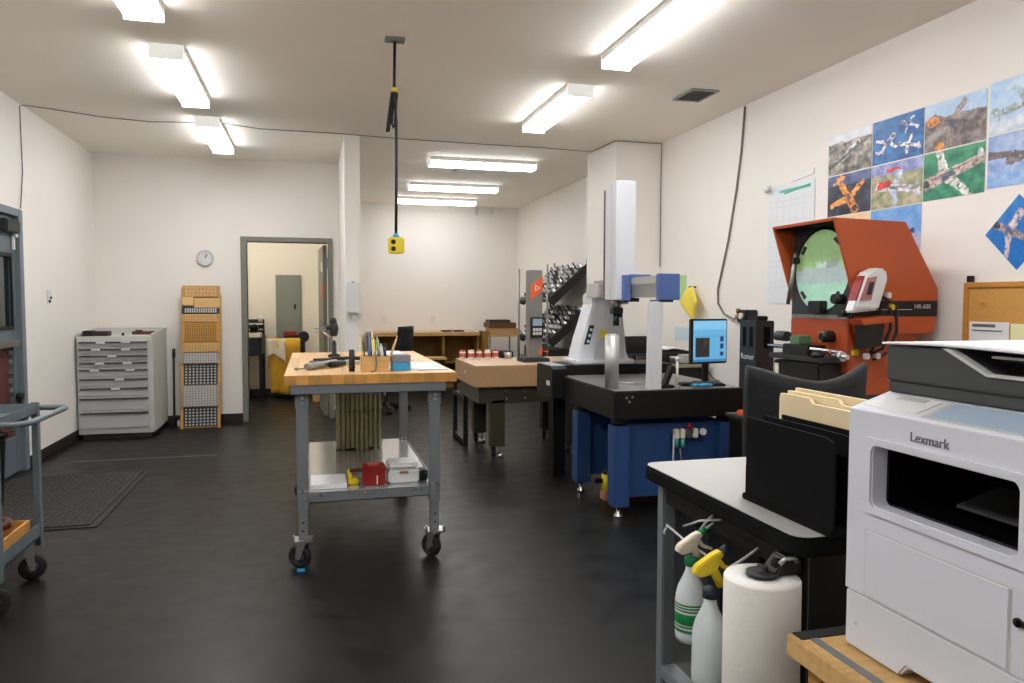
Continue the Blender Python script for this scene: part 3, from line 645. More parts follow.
for i in range(5):
    a = i*2*PI/5+.3; part('base_arm', MB(O).hexa([(-.33+math.cos(a+da)*rr, 11.32+math.sin(a+da)*rr, .03) for rr, da in ((.03, -.9), (.27, -.07), (.27, .07), (.03, .9))], [(-.33+math.cos(a+da)*rr, 11.32+math.sin(a+da)*rr, .09 if rr < .1 else .06) for rr, da in ((.03, -.9), (.27, -.07), (.27, .07), (.03, .9))]), 'black', t)
def drape(u, v):
    x = -.6+.44*u; s = v
    if s < .5: y = 10.99-.05*math.sin(u*13)*(.5-s); z = .1+(s/.5)*.68+.03*math.sin(u*9)*(.5-s)
    else:
        k = (s-.5)/.5; y = 10.99+.16*min(1, k*3)+.02*math.sin(u*11)*k; z = .78+.09*math.sin(min(1, k*3)*PI)-(.5*max(0, k-.33))
    return (x+.04*(1-min(1, s*2))*(u-.5)*-2, y, z)
solo('jacket', MB().sheet(drape, 28, 26, .012), 'jacket', 'yellow work jacket hung over the office chair back', 'jacket')
solo('cloth', MB().sheet(lambda u, v: (-.62+.26*u, 10.955-.02*math.sin(u*8)+.03*v, .66+.2*v-.18*abs(u-.35)*(1-v)), 16, 8, .01), 'jacket_cream', 'cream cloth over the shoulder of the yellow jacket', 'cloth')
solo('tool_bag', MB().box(-.4, -.1, 11.22, 11.45, .481, .9).cyl((-.12, 11.25, .88), (-.12, 11.4, .88), .08), 'black', 'black tool bag on the seat of the office chair with the jacket', 'bag', bevel=.02)
solo('red_tray', MB().box(-.4, -.21, 11.24, 11.4, .905, .96), 'red', 'dark red tray lying on the tool bag', 'tray', bevel=.004)
solo('carton', MB().box(.0, .26, 10.75, 11.1, 0, .28), 'cardboard', 'plain cardboard carton on the office floor behind the door', 'box', bevel=.004)
# ============================================================ rolling workbench in the middle
t = thing('rolling_workbench', 'grey steel rolling workbench with a thick butcher-block top', 'workbench', (.3, 4.7, 0)); O = t.location
bx0, bx1, by0, by1, bz0, bz1 = -.14, .745, 3.95, 5.72, .965, 1.015
top = part('bench_top', MB(O).box(bx0+.002, bx1-.002, by0+.002, by1-.002, bz0+.001, bz1-.004), 'maple_end', t)
n = 15; w = (bx1-bx0)/n; ends = {}
for i in range(n):
    cuts = [by0, by0+random.uniform(.35, .9), by0+random.uniform(1.0, 1.5), by1]
    for a, b_ in zip(cuts[:-1], cuts[1:]):
        p = part('stave', MB(O).box(bx0+i*w+.0004, bx0+(i+1)*w-.0004, a+.0004, b_-.0004, bz0, bz1), 'maple', top, .001)
        if a == by0: part('stave_end', MB(O).box(bx0+i*w+.0004, bx0+(i+1)*w-.0004, by0-.0015, by0+.0003, bz0+.001, bz1-.002), 'maple_end', top)
lx0, lx1, ly0, ly1 = -.085, .66, 3.985, 5.45   # outer corners of the legs
lw = .058
ap = MB(O); ap.box(lx0-.03, lx1+.03, ly0-.03, ly0-.026, .915, bz0).box(lx0-.03, lx1+.03, ly0-.03, ly0+.02, .915, .919).box(lx0-.03, lx1+.03, ly1+.026, ly1+.03, .915, bz0).box(lx0-.03, lx0-.026, ly0-.03, ly1+.03, .915, bz0).box(lx1+.026, lx1+.03, ly0-.03, ly1+.03, .915, bz0)
part('apron', ap, 'grey_paint', t)
for x in (lx0, lx1-lw):
    for y in (ly0, ly1-lw):
        lg = part('leg', MB(O).box(x, x+lw, y, y+lw, .31, .915).box(x-.004, x+lw+.004, y-.004, y+lw+.004, .84, .915), 'grey_paint', t, .003)
        part('lower_leg', MB(O).box(x+.006, x+lw-.006, y+.006, y+lw-.006, .155, .31), 'grey_paint', lg, .002)
        for z in (.87, .895): part('bolt', MB(O).cyl((x+lw/2+.003, y-.011, z), (x+lw/2+.003, y-.004, z), .009, n=8), 'steel', lg)
        for z in (.2, .245): part('hole', MB(O).cyl((x+lw/2, y+.0045, z), (x+lw/2, y+.0065, z), .006, n=8), 'black', lg)
        for dx, z in ((.016, .41), (.042, .41), (.042, .375)): part('bolt', MB(O).cyl((x+dx, y-.006, z), (x+dx, y, z), .008, n=8), 'steel', lg)
        part('mount_plate', MB(O).box(x-.022, x+lw+.022, y-.022, y+lw+.022, .146, .155).box(x-.022, x-.014, y-.022, y+.01, .146, .185).box(x+lw+.014, x+lw+.022, y-.022, y+.01, .146, .178), 'steel', lg, .001)
        caster(t, x+lw/2-O.x, y+lw/2-O.y, .146, .062, .036, 2.6 if x == lx0 else 2.2)
sh = part('lower_shelf', MB(O).box(lx0+.02, lx1-.02, ly0+.012, ly1-.012, .388, .4), 'shelf_white', t)
part('shelf_rail', MB(O).box(lx0+lw, lx1-lw, ly0+.006, ly0+.012, .345, .4).box(lx0+lw, lx1-lw, ly0+.006, ly0+.04, .345, .35), 'grey_paint', t)
part('shelf_rail', MB(O).box(lx0+lw, lx1-lw, ly1-.012, ly1-.006, .345, .4), 'grey_paint', t)
for x in (lx0+.006, lx1-.012): part('shelf_rail', MB(O).box(x, x+.006, ly0+lw, ly1-lw, .345, .4), 'grey_paint', t)
for x in (.02, .05, .26, .3, .53, .56): part('rail_bolt', MB(O).cyl((x, ly0+.0, .385), (x, ly0+.006, .385), .008, n=8), 'steel', t)
# ribbed stack on lower shelf
t = thing('crate_stack', 'tall khaki block of ribbed plastic trays on the rolling workbench lower shelf', 'crates', (.295, 5.2, .4)); O = t.location
for z0, z1 in ((.4, .66), (.66, .79), (.79, .91)):
    tr = part('tray', MB(O).box(.15, .45, 5.09, 5.33, z0+.012, z1), 'khaki_dark', t, .004)
    for i in range(10):
        x = .152+i*.03
        part('rib', MB(O).prism([(x, 5.09), (x+.004, 5.078), (x+.02, 5.078), (x+.024, 5.09)], 'z', z0+(random.uniform(0, .014) if z0 < .5 else .002), z1-.004), 'khaki', tr)
# shelf things
solo('paper_pad', MB().box(-.015, .17, 4.045, 4.29, .401, .425), 'paper', 'white pad of paper lying on the rolling workbench lower shelf', 'paper', bevel=.002)
t = thing('tape_measure', 'yellow tool with a dark strap between the paper pad and the red box', 'tool', (.215, 4.16, .401)); O = t.location
part('case', MB(O).box(.18, .235, 4.1, 4.2, .401, .43).box(.18, .2, 4.12, 4.26, .43, .46), 'yellow', t, .006)
part('strap', MB(O).box(.19, .27, 4.15, 4.18, .46, .475), 'red_dark', t, .003)
t = thing('red_box', 'small dark red box with a handle on the rolling workbench lower shelf', 'box', (.315, 4.12, .401)); O = t.location
part('body', MB(O).box(.255, .375, 4.06, 4.18, .401, .49), 'red', t, .006)
part('lid', MB(O).box(.252, .378, 4.057, 4.183, .478, .5), 'red', t, .004)
part('handle', MB(O).box(.285, .345, 4.1, 4.13, .5, .512), 'pinkred', t, .004)
part('label_strip', MB(O).box(.327, .333, 4.0575, 4.061, .408, .455), 'cream', t)
t = thing('white_box', 'white lidded plastic box with a latch on the rolling workbench lower shelf', 'box', (.475, 4.15, .401)); O = t.location
part('body', MB(O).box(.39, .56, 4.075, 4.24, .401, .475), 'white_plastic', t, .01)
part('lid', MB(O).box(.386, .564, 4.071, 4.244, .475, .51), 'white_plastic', t, .014)
part('latch', MB(O).box(.45, .5, 4.068, 4.075, .455, .468), 'ochre', t, .002)
solo('black_camera', MB().box(.57, .61, 4.1, 4.2, .401, .46).cyl((.59, 4.1, .435), (.59, 4.07, .435), .018), 'black', 'small black gadget beside the white plastic box', 'gadget', bevel=.006)
# bench-top things
Zt = bz1
t = thing('chisel_tool', 'grey metal hand tool lying on the butcher-block top', 'hand tool', (.06, 4.35, Zt), .95); 
part('body', MB().cyl((-.13, 0, .022), (.12, 0, .026), .022, .018, n=10).cyl((-.16, 0, .022), (-.13, 0, .022), .016, .022, n=10), 'steel_dull', t)
part('jaw', MB().box(.1, .3, -.018, .018, .0, .03).box(.25, .3, -.05, .05, 0, .02), 'steel', t, .003)
part('barrel', MB().cyl((.02, -.03, .02), (.16, -.03, .02), .016, n=10), 'black', t)
part('lever', MB().box(-.1, .1, .012, .024, .03, .048), 'black', t, .002)
solo('long_blade', MB().box(-.01, .3, -.02, .02, 0, .012).box(.1, .32, -.035, .035, .0, .02), 'black', 'flat black bar lying behind the hand tool on the butcher-block top', 'bar').location = (.17, 4.95, Zt)
solo('black_cylinder', MB().cyl((.205, 4.12, Zt), (.205, 4.12, Zt+.118), .0155, n=16).cyl((.205, 4.12, Zt+.018), (.205, 4.12, Zt+.03), .0175, n=16), 'black', 'upright black cylinder on the front of the butcher-block top', 'cylinder')
t = thing('probe_stand', 'black articulated indicator stand on the butcher-block top', 'stand', (.143, 5.2, Zt)); t.scale = (.9, .9, .86)
part('base', MB().lathe([(0, 0), (.045, 0), (.045, .02), (.018, .03), (.018, .12), (0, .12)], (0, 0, 0), 16), 'black', t)
part('column', MB().cyl((0, 0, .12), (.0, 0, .2), .011), 'chrome', t)
part('head', MB().lathe([(0, .16), (.025, .17), (.033, .22), (.026, .27), (0, .28)], (0, 0, 0), 14), 'black', t)
part('knob', MB().lathe([(0, .26), (.022, .265), (.028, .285), (.02, .305), (0, .31)], (-.005, 0, 0), 14), 'black', t)
part('arm', MB().cyl((-.01, 0, .235), (-.08, -.02, .225), .018, .012, n=10), 'black', t)
part('dial', MB().cyl((-.08, -.03, .225), (-.08, -.0, .225), .022, n=14).cyl((-.09, -.02, .225), (-.145, -.02, .228), .004, n=8), 'steel_dull', t)
part('link', MB().cyl((-.08, -.02, .2), (-.03, -.01, .16), .008, n=8), 'chrome', t)
t = thing('pencil_box', 'open wooden box holding pens and pencils on the butcher-block top', 'box', (.325, 4.1, Zt)); O = t.location
for nm, q in (('bottom', (.252, .4, 4.05, 4.18, Zt, Zt+.006)), ('side', (.252, .4, 4.05, 4.057, Zt+.006, Zt+.085)), ('side', (.252, .4, 4.173, 4.18, Zt+.006, Zt+.085)), ('side', (.252, .259, 4.057, 4.173, Zt+.006, Zt+.085)), ('side', (.393, .4, 4.057, 4.173, Zt+.006, Zt+.085)), ('divider', (.3, .304, 4.057, 4.173, Zt+.006, Zt+.07))):
    part(nm, MB(O).box(*q), 'pine', t, .001)
part('cord', MB(O).tube([(.322, 4.1, Zt+.12), (.325, 4.045, Zt+.09), (.33, 4.04, Zt+.05), (.325, 4.036, Zt+.008), (.3, 4.03, Zt+.004)], .004, 6), 'cable', t)
pens = [('pencil', 'yellow', 'yellow pencil with a pointed end in the pencil box', .003), ('pen', 'navy', 'dark blue pen in the pencil box', .004), ('pen', 'blue', 'light blue pen in the pencil box', .004), ('marker', 'cmm_cap', 'thick blue marker in the pencil box', .008), ('pen', 'black', 'black pen in the pencil box', .004), ('brush', 'cream', 'pale-handled brush in the pencil box', .006), ('marker', 'yellow_tape', 'fat pale yellow marker in the pencil box', .009), ('pen', 'red', 'red pen in the pencil box', .004), ('file', 'steel_dull', 'steel file in the pencil box', .005), ('marker', 'green_paper', 'pale green marker in the pencil box', .008), ('pencil', 'ochre', 'brown pencil in the pencil box', .0035), ('marker', 'white_plastic', 'white marker in the pencil box', .008), ('marker', 'charcoal', 'short charcoal marker in the pencil box', .009), ('stick', 'pine', 'wooden stick leaning out of the pencil box', .006)]
for i, (nm, mt, lab, r) in enumerate(pens):
    x = .266+.009*i; x += .008 if x > .296 else 0; y = 4.07+random.random()*.085; h = random.uniform(.16, .23); a = random.uniform(-.22, .22); b_ = random.uniform(-.1, .25)
    if i > 9: h = .15
    if i == 13: a, h = .6, .19
    k = .075 if a > 0 else .0
    g = MB().cyl((x, y, Zt+.008+r), (x+h*math.sin(a)*.5, y+h*math.sin(b_)*.3, Zt+h*.9), r, r, 8).cyl((x+h*math.sin(a)*.5, y+h*math.sin(b_)*.3, Zt+h*.9), (x+h*math.sin(a)*.56, y+h*math.sin(b_)*.34, Zt+h), r*.9, r*.35, 8)
    solo(nm, g, mt, lab, nm)
t = thing('storage_box', 'grey box with a bright blue lower half on the butcher-block top', 'box', (.467, 4.14, Zt)); O = t.location
part('lower_half', MB(O).box(.418, .518, 4.09, 4.2, Zt, Zt+.045), 'blue', t, .003)
part('upper_half', MB(O).box(.418, .518, 4.09, 4.2, Zt+.046, Zt+.085), mat('box_grey', (128, 130, 142), .5), t, .003)
solo('paper_sheet', MB().box(.54, .72, 4.12, 4.6, Zt+.0005, Zt+.003), 'paper', 'white paper sheet lying beside the blue and grey box', 'paper')
solo('ruler', MB().box(.56, .72, 4.09, 4.11, Zt+.0005, Zt+.003), 'steel_dull', 'thin steel ruler along the front of the paper sheet', 'ruler')
solo('paper_stack', MB().box(.42, .62, 4.75, 5.6, Zt+.0005, Zt+.012), 'paper', 'long stack of white drawings at the back of the butcher-block top', 'papers')
solo('ink_bottle', MB().lathe([(0, 0), (.022, 0), (.022, .05), (.01, .06), (.01, .075), (0, .075)], (.46, 4.55, Zt+.0), 12), 'cream', 'small pale bottle behind the blue and grey box', 'bottle')
solo('hex_nut', MB().cyl((-.085, 4.28, Zt), (-.085, 4.28, Zt+.012), .012, n=6), 'steel_dull', 'small nut beside the hand tool', 'nut')
solo('small_screw', MB().cyl((-.07, 4.31, Zt+.004), (-.04, 4.33, Zt+.004), .003, n=6), 'steel_dull', 'small screw beside the hand tool', 'screw')
# ============================================================ far bench and its neighbours
t = thing('wooden_bench', 'long wooden workbench with open shelves along the far wall', 'workbench', (1.6, 12.2, 0)); O = t.location
part('bench_top', MB(O).box(.86, 2.62, 11.88, 12.58, .845, .9), 'bench_wood', t, .004)
part('back_panel', MB(O).box(.88, 2.6, 12.5, 12.52, .06, .845), 'ochre', t)
for x in (.86, 1.5, 2.02, 2.585): part('upright', MB(O).box(x, x+.035, 11.93, 12.5, 0, .845), 'ochre', t)
part('shelf', MB(O).box(.895, 2.585, 11.96, 12.5, .4, .425), 'ochre', t)
part('kick_board', MB(O).box(.895, 2.585, 11.98, 12.0, 0, .08), 'ochre', t)
for x, lab in ((2.05, 'black tray lying on the long wooden bench beside its twin'), (2.25, 'black tray lying on the long wooden bench beside its twin')):
    solo('black_tray', MB().box(x, x+.16, 12.1, 12.3, .9, .925), 'black', lab, 'tray', 'black trays on the far bench', .004)
solo('wood_plank', MB().box(1.72, 2.0, 11.4, 11.75, .5, .53), 'pine', 'short plank on a stool below the long wooden bench', 'plank')
t = thing('low_stool', 'low dark stool carrying a short plank', 'stool', (1.86, 11.58, 0)); O = t.location
part('seat', MB(O).box(1.74, 1.98, 11.45, 11.7, .47, .5), 'charcoal', t)
for x in (1.76, 1.96):
    for y in (11.47, 11.68): part('leg', MB(O).box(x-.012, x+.012, y-.012, y+.012, 0, .47), 'black', t)
# short shelf stand beside the bench
t = thing('shelf_stand', 'short wood-topped stand with thin metal legs beside the long wooden bench', 'stand', (2.95, 11.75, 0)); O = t.location
part('stand_top', MB(O).box(2.68, 3.2, 11.5, 12.1, .84, .87), 'bench_wood', t, .003)
part('lower_shelf', MB(O).box(2.7, 3.18, 11.52, 12.08, .48, .5), 'steel_dull', t)
for x in (2.71, 3.17):
    for y in (11.53, 12.07): part('leg', MB(O).cyl((x, y, 0), (x, y, .84), .014, n=8), 'steel_dull', t)
part('end_board', MB(O).box(2.655, 2.68, 11.5, 12.1, 0, .92), 'ochre', t)
solo('carton', MB().box(2.72, 3.12, 11.56, 11.9, .87, .98), 'cardboard', 'flat cardboard carton on the shelf stand', 'box', bevel=.004)
solo('wooden_tray', MB().box(2.7, 3.14, 11.54, 11.95, .98, 1.06), mat('brown', (108, 70, 42), .5, var=.2, stretch=(2, 10, 10)), 'brown wooden tray on top of the flat carton', 'tray', bevel=.004)
solo('dark_case', MB().box(2.72, 3.06, 11.6, 11.9, 1.06, 1.105), 'olive', 'flat dark case on top of the brown wooden tray', 'case', bevel=.004)
solo('black_case', MB().box(2.76, 3.1, 11.56, 11.95, .5, .6), 'black', 'black case on the lower shelf of the shelf stand', 'case', bevel=.008)
solo('small_carton', MB().box(3.13, 3.2, 11.56, 11.75, .87, .97), 'cork', 'small narrow carton at the end of the shelf stand', 'box', bevel=.003)
# office chair by the far bench
def star_base(t, r, z=.0, mt='black', cx=0, cy=0, rot=0):
    for i in range(5):
        a = rot+i*2*PI/5; ca, sa = math.cos(a), math.sin(a)
        P = lambda d, s, zz: (cx+ca*d-sa*s, cy+sa*d+ca*s, zz)
        ar = part('base_arm', MB().hexa([P(.02, -.028, .07), P(r, -.016, .055), P(r, .016, .055), P(.02, .028, .07)], [P(.02, -.028, .12), P(r, -.016, .08), P(r, .016, .08), P(.02, .028, .12)]), mt, t, .004)
        part('caster_wheel', MB().cyl(P(r-.01, -.024, .03), P(r-.01, .024, .03), .03, n=12), 'rubber', ar)
t = thing('office_chair', 'black office chair pulled up to the long wooden bench', 'chair', (.9, 9.6, 0), 1.0)
star_base(t, .3)
part('gas_column', MB().cyl((0, 0, .08), (0, 0, .42), .026), 'chrome', t)
part('seat', MB().box(-.24, .24, -.22, .26, .42, .5), 'black', t, .035)
part('back_bracket', MB().box(-.03, .03, -.29, -.2, .44, .62), 'black', t)
part('backrest', MB().sheet(lambda u, v: ((u-.5)*(.42-.12*abs(v-.45)), -.27-.05*v+.1*(u-.5)**2*4*.4, .58+.5*v), 10, 10, .05), 'mesh_fabric', t)
part('armrest', MB().box(.24, .3, -.12, .16, .66, .69).box(.26, .28, -.02, .02, .44, .66), 'black', t, .008)
# ============================================================ pink granite surface plate on its stand
t = thing('surface_plate', 'pink granite surface plate on an olive steel stand with casters', 'surface plate', (1.98, 6.93, 0)); O = t.location
px0, px1, py0, py1 = 1.375, 2.62, 6.42, 7.36
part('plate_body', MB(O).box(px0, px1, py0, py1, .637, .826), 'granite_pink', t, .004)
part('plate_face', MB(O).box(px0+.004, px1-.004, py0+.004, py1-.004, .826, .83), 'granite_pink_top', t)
part('lift_boss', MB(O).cyl((px0-.012, 6.85, .73), (px0, 6.85, .73), .022, n=12), 'granite_pink_top', t)
part('stand_beam', MB(O).box(px0+.04, px1-.04, py0+.04, py0+.1, .49, .637), 'olive', t)
part('stand_beam', MB(O).box(px0+.04, px1-.04, py1-.1, py1-.04, .49, .637), 'olive', t)
part('stand_beam', MB(O).box(px0+.04, px0+.1, py0+.1, py1-.1, .49, .637), 'olive', t)
part('stand_beam', MB(O).box(px1-.1, px1-.04, py0+.1, py1-.1, .49, .637), 'olive', t)
for x, y in ((1.59, 6.46), (1.59, 7.2), (2.3, 6.46), (2.3, 7.2)):
    lg = part('leg', MB(O).box(x-.06, x+.065, y, y+.11, .1, .52), 'olive', t, .004)
    part('foot_pad', MB(O).cyl((x+.03, y+.04, 0), (x+.03, y+.04, .03), .035, .03, 12).cyl((x+.03, y+.04, .03), (x+.03, y+.04, .1), .012, n=8), 'steel', lg)
    caster(t, x-.03-O.x, y+.06-O.y, .1, .042, .026, 1.2, 'steel_dull')
for x in (1.665, 1.84):
    for z in (.53, .59): part('bolt', MB(O).cyl((x, py0+.03, z), (x, py0+.04, z), .01, n=8), 'steel', t)
# black tube frame beside it
t = thing('tube_frame', 'black square-tube frame standing at the side of the surface plate', 'frame', (1.43, 7.35, 0)); O = t.location
part('tube', MB(O).box(1.40, 1.44, 7.06, 7.1, 0, .485), 'black', t)
part('tube', MB(O).box(1.40, 1.44, 7.6, 7.64, 0, .62), 'black', t)
part('tube', MB(O).box(1.40, 1.44, 7.1, 7.6, .02, .06), 'black', t)
part('tube', MB(O).box(1.40, 1.44, 7.1, 7.6, .445, .485), 'black', t)
# jars
for i in range(5):
    x = 1.43+i*.083; y = 7.27-.015*(i % 2)
    j = thing('small_jar', 'small white jar with a pinkish red band at the edge of the surface plate', 'jar', (x, y, .83), 0, 'jars in a row on the surface plate'); j.scale = (.9, .9, .85)
    part('body', MB().lathe([(0, 0), (.034, 0), (.036, .015), (.036, .075), (.03, .085), (0, .085)], (0, 0, 0), 16), 'cream', j)
    part('band', MB().lathe([(.0365, .02), (.0372, .022), (.0372, .062), (.0365, .064)], (0, 0, 0), 16), 'pinkred', j)
    part('lid', MB().lathe([(0, .085), (.033, .085), (.033, .1), (0, .101)], (0, 0, 0), 16), 'white_plastic' if i % 2 else 'pinkred', j)
solo('steel_cup', MB().lathe([(0, 0), (.035, 0), (.04, .06), (.034, .06), (.03, .008), (0, .008)], (1.88, 7.22, .83), 16), 'steel', 'small steel cup on the surface plate beside the jars', 'cup')
solo('black_pouch', MB().lathe([(0, 0), (.045, 0), (.05, .03), (.03, .07), (0, .075)], (1.86, 7.31, .83), 12), 'black', 'small black pouch behind the steel cup', 'pouch')
# digital height gauge
t = thing('height_gauge', 'tall grey digital height gauge with an orange emblem on the surface plate', 'height gauge', (1.985, 6.78, .83)); O = t.location
part('base', MB(O).box(1.88, 2.14, 6.66, 6.9, .83, .868), 'charcoal', t, .008)
part('column', MB(O).box(1.95, 2.075, 6.7, 6.83, .868, 1.685), 'gauge_grey', t, .006)
em = part('emblem', MB(O).prism([(1.962, 1.4), (2.0745, 1.50), (2.0745, 1.63), (1.962, 1.54)], 'y', 6.697, 6.7), 'orange_bright', t, 0, 'orange parallelogram emblem')
part('emblem_mark', MB(O).lathe([(.02, 0), (.034, 0), (.034, .002), (.02, .002), (.02, 0)], (2.02, 6.695, 1.52), 3, 'y', False), 'white_plastic', em, 0, 'white triangle outline')
dp = part('display_unit', MB(O).box(1.955, 2.075, 6.66, 6.7, 1.06, 1.25), 'black', t, .008)
part('screen', MB(O).box(1.97, 2.06, 6.657, 6.66, 1.17, 1.235), 'display', dp)
for i in range(3):
    for j in range(2): part('key', MB(O).box(1.972+i*.03, 1.996+i*.03, 6.655, 6.66, 1.085+j*.036, 1.112+j*.036), 'cab_grey', dp)
part('accent', MB(O).prism([(2.03, .9), (2.0745, .9), (2.0745, .98), (2.05, .94)], 'y', 6.697, 6.7), 'orange_bright', t)
part('probe_carriage', MB(O).box(2.075, 2.14, 6.74, 6.84, .92, 1.0), 'charcoal', t, .006)
part('probe_tip', MB(O).cyl((2.1, 6.76, .93), (2.1, 6.62, .93), .006, n=8).lathe([(0, -.01), (.01, 0), (0, .01)], (2.1, 6.615, .93), 8, 'y'), 'orange_bright', t)
# ============================================================ sloping tool-holder rack
t = thing('tool_rack', 'chrome-post rack with two sloping black trays of tool holders', 'rack', (3.1, 9.6, 0)); O = t.location
ry0, ry1 = 9.0, 10.4
for x in (2.87, 3.4):
    for y in (ry0+.06, ry1): part('post', MB(O).cyl((x, y, 0), (x, y, 1.86 if x < 3 else 1.95), .013, n=8), 'steel_dull', t)
trays = []
for zl, zh in ((1.445, 1.885), (.925, 1.345)):
    xl, xh = 2.885, 3.385
    s = (zh-zl)/(xh-xl); th = .06
    sp = [(xl, zl), (xh, zh), (xh, zh-.13), (xl+.05, zl-.1), (xl, zl-.08)]
    part('tray_side', MB(O).prism(sp, 'y', ry0, ry0+.03), 'black', t)
    part('tray_side', MB(O).prism(sp, 'y', ry1-.03, ry1), 'black', t)
    part('tray_bottom', MB(O).prism([(xl, zl-.06), (xh, zh-.09+.02), (xh, zh-.07+.02), (xl, zl-.04)], 'y', ry0+.03, ry1-.03), 'charcoal', t)
    for k in range(7):
        u = (k+.5)/7; x = xl+(xh-xl)*u; z = zl+(zh-zl)*u-.03
        part('tray_step', MB(O).box(x-.033, x+.033, ry0+.03, ry1-.03, z-.03, z-.0), 'charcoal', t)
    trays.append((xl, xh, zl, zh))
for z in (.25, .62): part('wire_shelf', MB(O).box(2.88, 3.39, ry0+.06, ry1, z, z+.02), 'steel_dull', t)
part('cross_wire', MB(O).cyl((2.87, ry0+.06, 1.43), (2.87, ry1, 1.43), .007, n=6).cyl((2.87, ry0+.06, .93), (2.87, ry1, .93), .007, n=6), 'steel_dull', t)
def tool_mesh(kind):
    g = MB()
    if kind == 0: g.lathe([(0, 0), (.02, 0), (.026, .03), (.034, .032), (.034, .05), (.022, .055), (.018, .1), (.008, .102), (.006, .15), (0, .15)], (0, 0, 0), 10)
    elif kind == 1: g.lathe([(0, 0), (.022, 0), (.022, .03), (.034, .034), (.034, .052), (.026, .056), (.026, .1), (.012, .11), (.01, .13), (0, .13)], (0, 0, 0), 10)
    else: g.lathe([(0, 0), (.018, 0), (.03, .03), (.03, .05), (.012, .06), (.012, .16), (0, .165)], (0, 0, 0), 10)
    return g.mesh('tool_holder', M[['steel', 'chrome', 'charcoal'][kind]])
TM = [tool_mesh(k) for k in range(3)]; TN = ['bright steel tool holder with a stepped nose in the sloping rack', 'chrome collet holder with a thick nose in the sloping rack', 'dark slim tool holder in the sloping rack']
for xl, xh, zl, zh in trays:
    for k in range(7):
        u = (k+.5)/7
        for j in range(18):
            kd = random.choice((0, 0, 1, 2, 2)); o = bpy.data.objects.new('tool_holder', TM[kd]); C.objects.link(o)
            o.location = (xl+(xh-xl)*u-.005, ry0+.07+j*.0742+random.uniform(-.006, .006), zl+(zh-zl)*u-.03)
            o.rotation_euler = (0, -.69, 0); s = random.uniform(.62, .85); o.scale = (s, s, s*.72); tag(o, TN[kd], 'tool holder', 'tool holders in the sloping rack')
solo('blue_bit', MB().cyl((3.3, 9.06, 1.27), (3.36, 9.06, 1.3), .02, n=8), 'blue', 'small blue holder at the end of the lower sloping tray', 'bit')
for i in range(4): solo('black_bin', MB().box(2.92, 3.2, 9.15+i*.3, 9.4+i*.3, .64, .78), 'black', 'black bin on the wire shelf under the sloping trays', 'bin', 'black bins under the sloping trays', .006)

solo('wheel_wedge', MB().prism([(3.955, .001), (3.995, .001), (3.955, .018)], 'x', -.09, -.05), 'blue', 'small bright blue wedge on the floor by the workbench caster', 'wedge')
# ============================================================ coordinate measuring machine
t = thing('measuring_machine', 'coordinate measuring machine with black granite table and blue stand', 'machine', (2.26, 5.1, 0)); O = t.location
gx0, gx1, gy0, gy1, gz0, gz1 = 1.835, 2.74, 4.38, 5.42, .645, .826
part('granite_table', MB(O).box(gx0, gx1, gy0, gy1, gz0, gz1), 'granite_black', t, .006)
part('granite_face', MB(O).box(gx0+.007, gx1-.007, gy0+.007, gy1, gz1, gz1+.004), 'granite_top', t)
for x, z in ((1.915, .785), (1.955, .79), (1.935, .76)): part('table_hole', MB(O).cyl((x, gy0-.003, z), (x, gy0+.004, z), .008, n=10), 'steel_dull', t)
for x0, x1, y0, y1 in ((1.85, 1.955, 4.41, 4.53), (1.85, 1.955, 5.1, 5.22), (2.6, 2.715, 4.41, 4.53), (2.6, 2.715, 5.2, 5.32)):
    lg = part('stand_leg', MB(O).box(x0, x1, y0, y1, .075, .60), 'cmm_blue', t, .006)
    part('leveling_foot', MB(O).lathe([(0, 0), (.032, 0), (.03, .012), (.014, .03), (.01, .075), (0, .075)], ((x0+x1)/2, (y0+y1)/2, 0), 14), 'chrome', lg)
    part('isolator', MB(O).cyl(((x0+x1)/2, (y0+y1)/2, .6), ((x0+x1)/2, (y0+y1)/2, .645), .05, n=14), 'black', lg)
part('stand_panel', MB(O).box(1.955, 2.6, 4.46, 4.49, .125, .60), 'cmm_blue', t, .003)
part('stand_panel', MB(O).box(1.955, 2.6, 5.14, 5.17, .125, .60), 'cmm_blue', t, .003)
part('stand_panel', MB(O).box(2.64, 2.67, 4.53, 5.2, .125, .60), 'cmm_blue', t, .003)
# air regulator on the panel
rg = part('air_regulator', MB(O).box(2.27, 2.46, 4.42, 4.46, .53, .555), 'steel_dull', t)
for x, mt in ((2.285, 'cream'), (2.325, 'cream'), (2.375, 'steel'), (2.42, 'cream')): part('regulator_body', MB(O).box(x-.016, x+.016, 4.405, 4.44, .505, .565), mt, rg, .004)
for x in (2.285, 2.33): part('filter_bowl', MB(O).lathe([(0, -.065), (.01, -.065), (.017, -.05), (.017, 0), (0, 0)], (x, 4.42, .505), 12), mat('bowl', (60, 140, 130), .2), rg)
part('red_valve', MB(O).cyl((2.38, 4.42, .565), (2.38, 4.42, .6), .018, n=10), 'red', rg)
part('pressure_dial', MB(O).cyl((2.465, 4.39, .545), (2.465, 4.41, .545), .022, n=14), 'white_plastic', rg)
part('air_hose', MB(O).tube([(2.265, 4.42, .53), (2.255, 4.4, .45), (2.26, 4.41, .3), (2.3, 4.43, .15)], .006, 6), 'wire_white', rg)
part('air_hose', MB(O).tube([(2.31, 4.42, .44), (2.32, 4.41, .35), (2.34, 4.42, .2)], .005, 6), 'cable', rg)
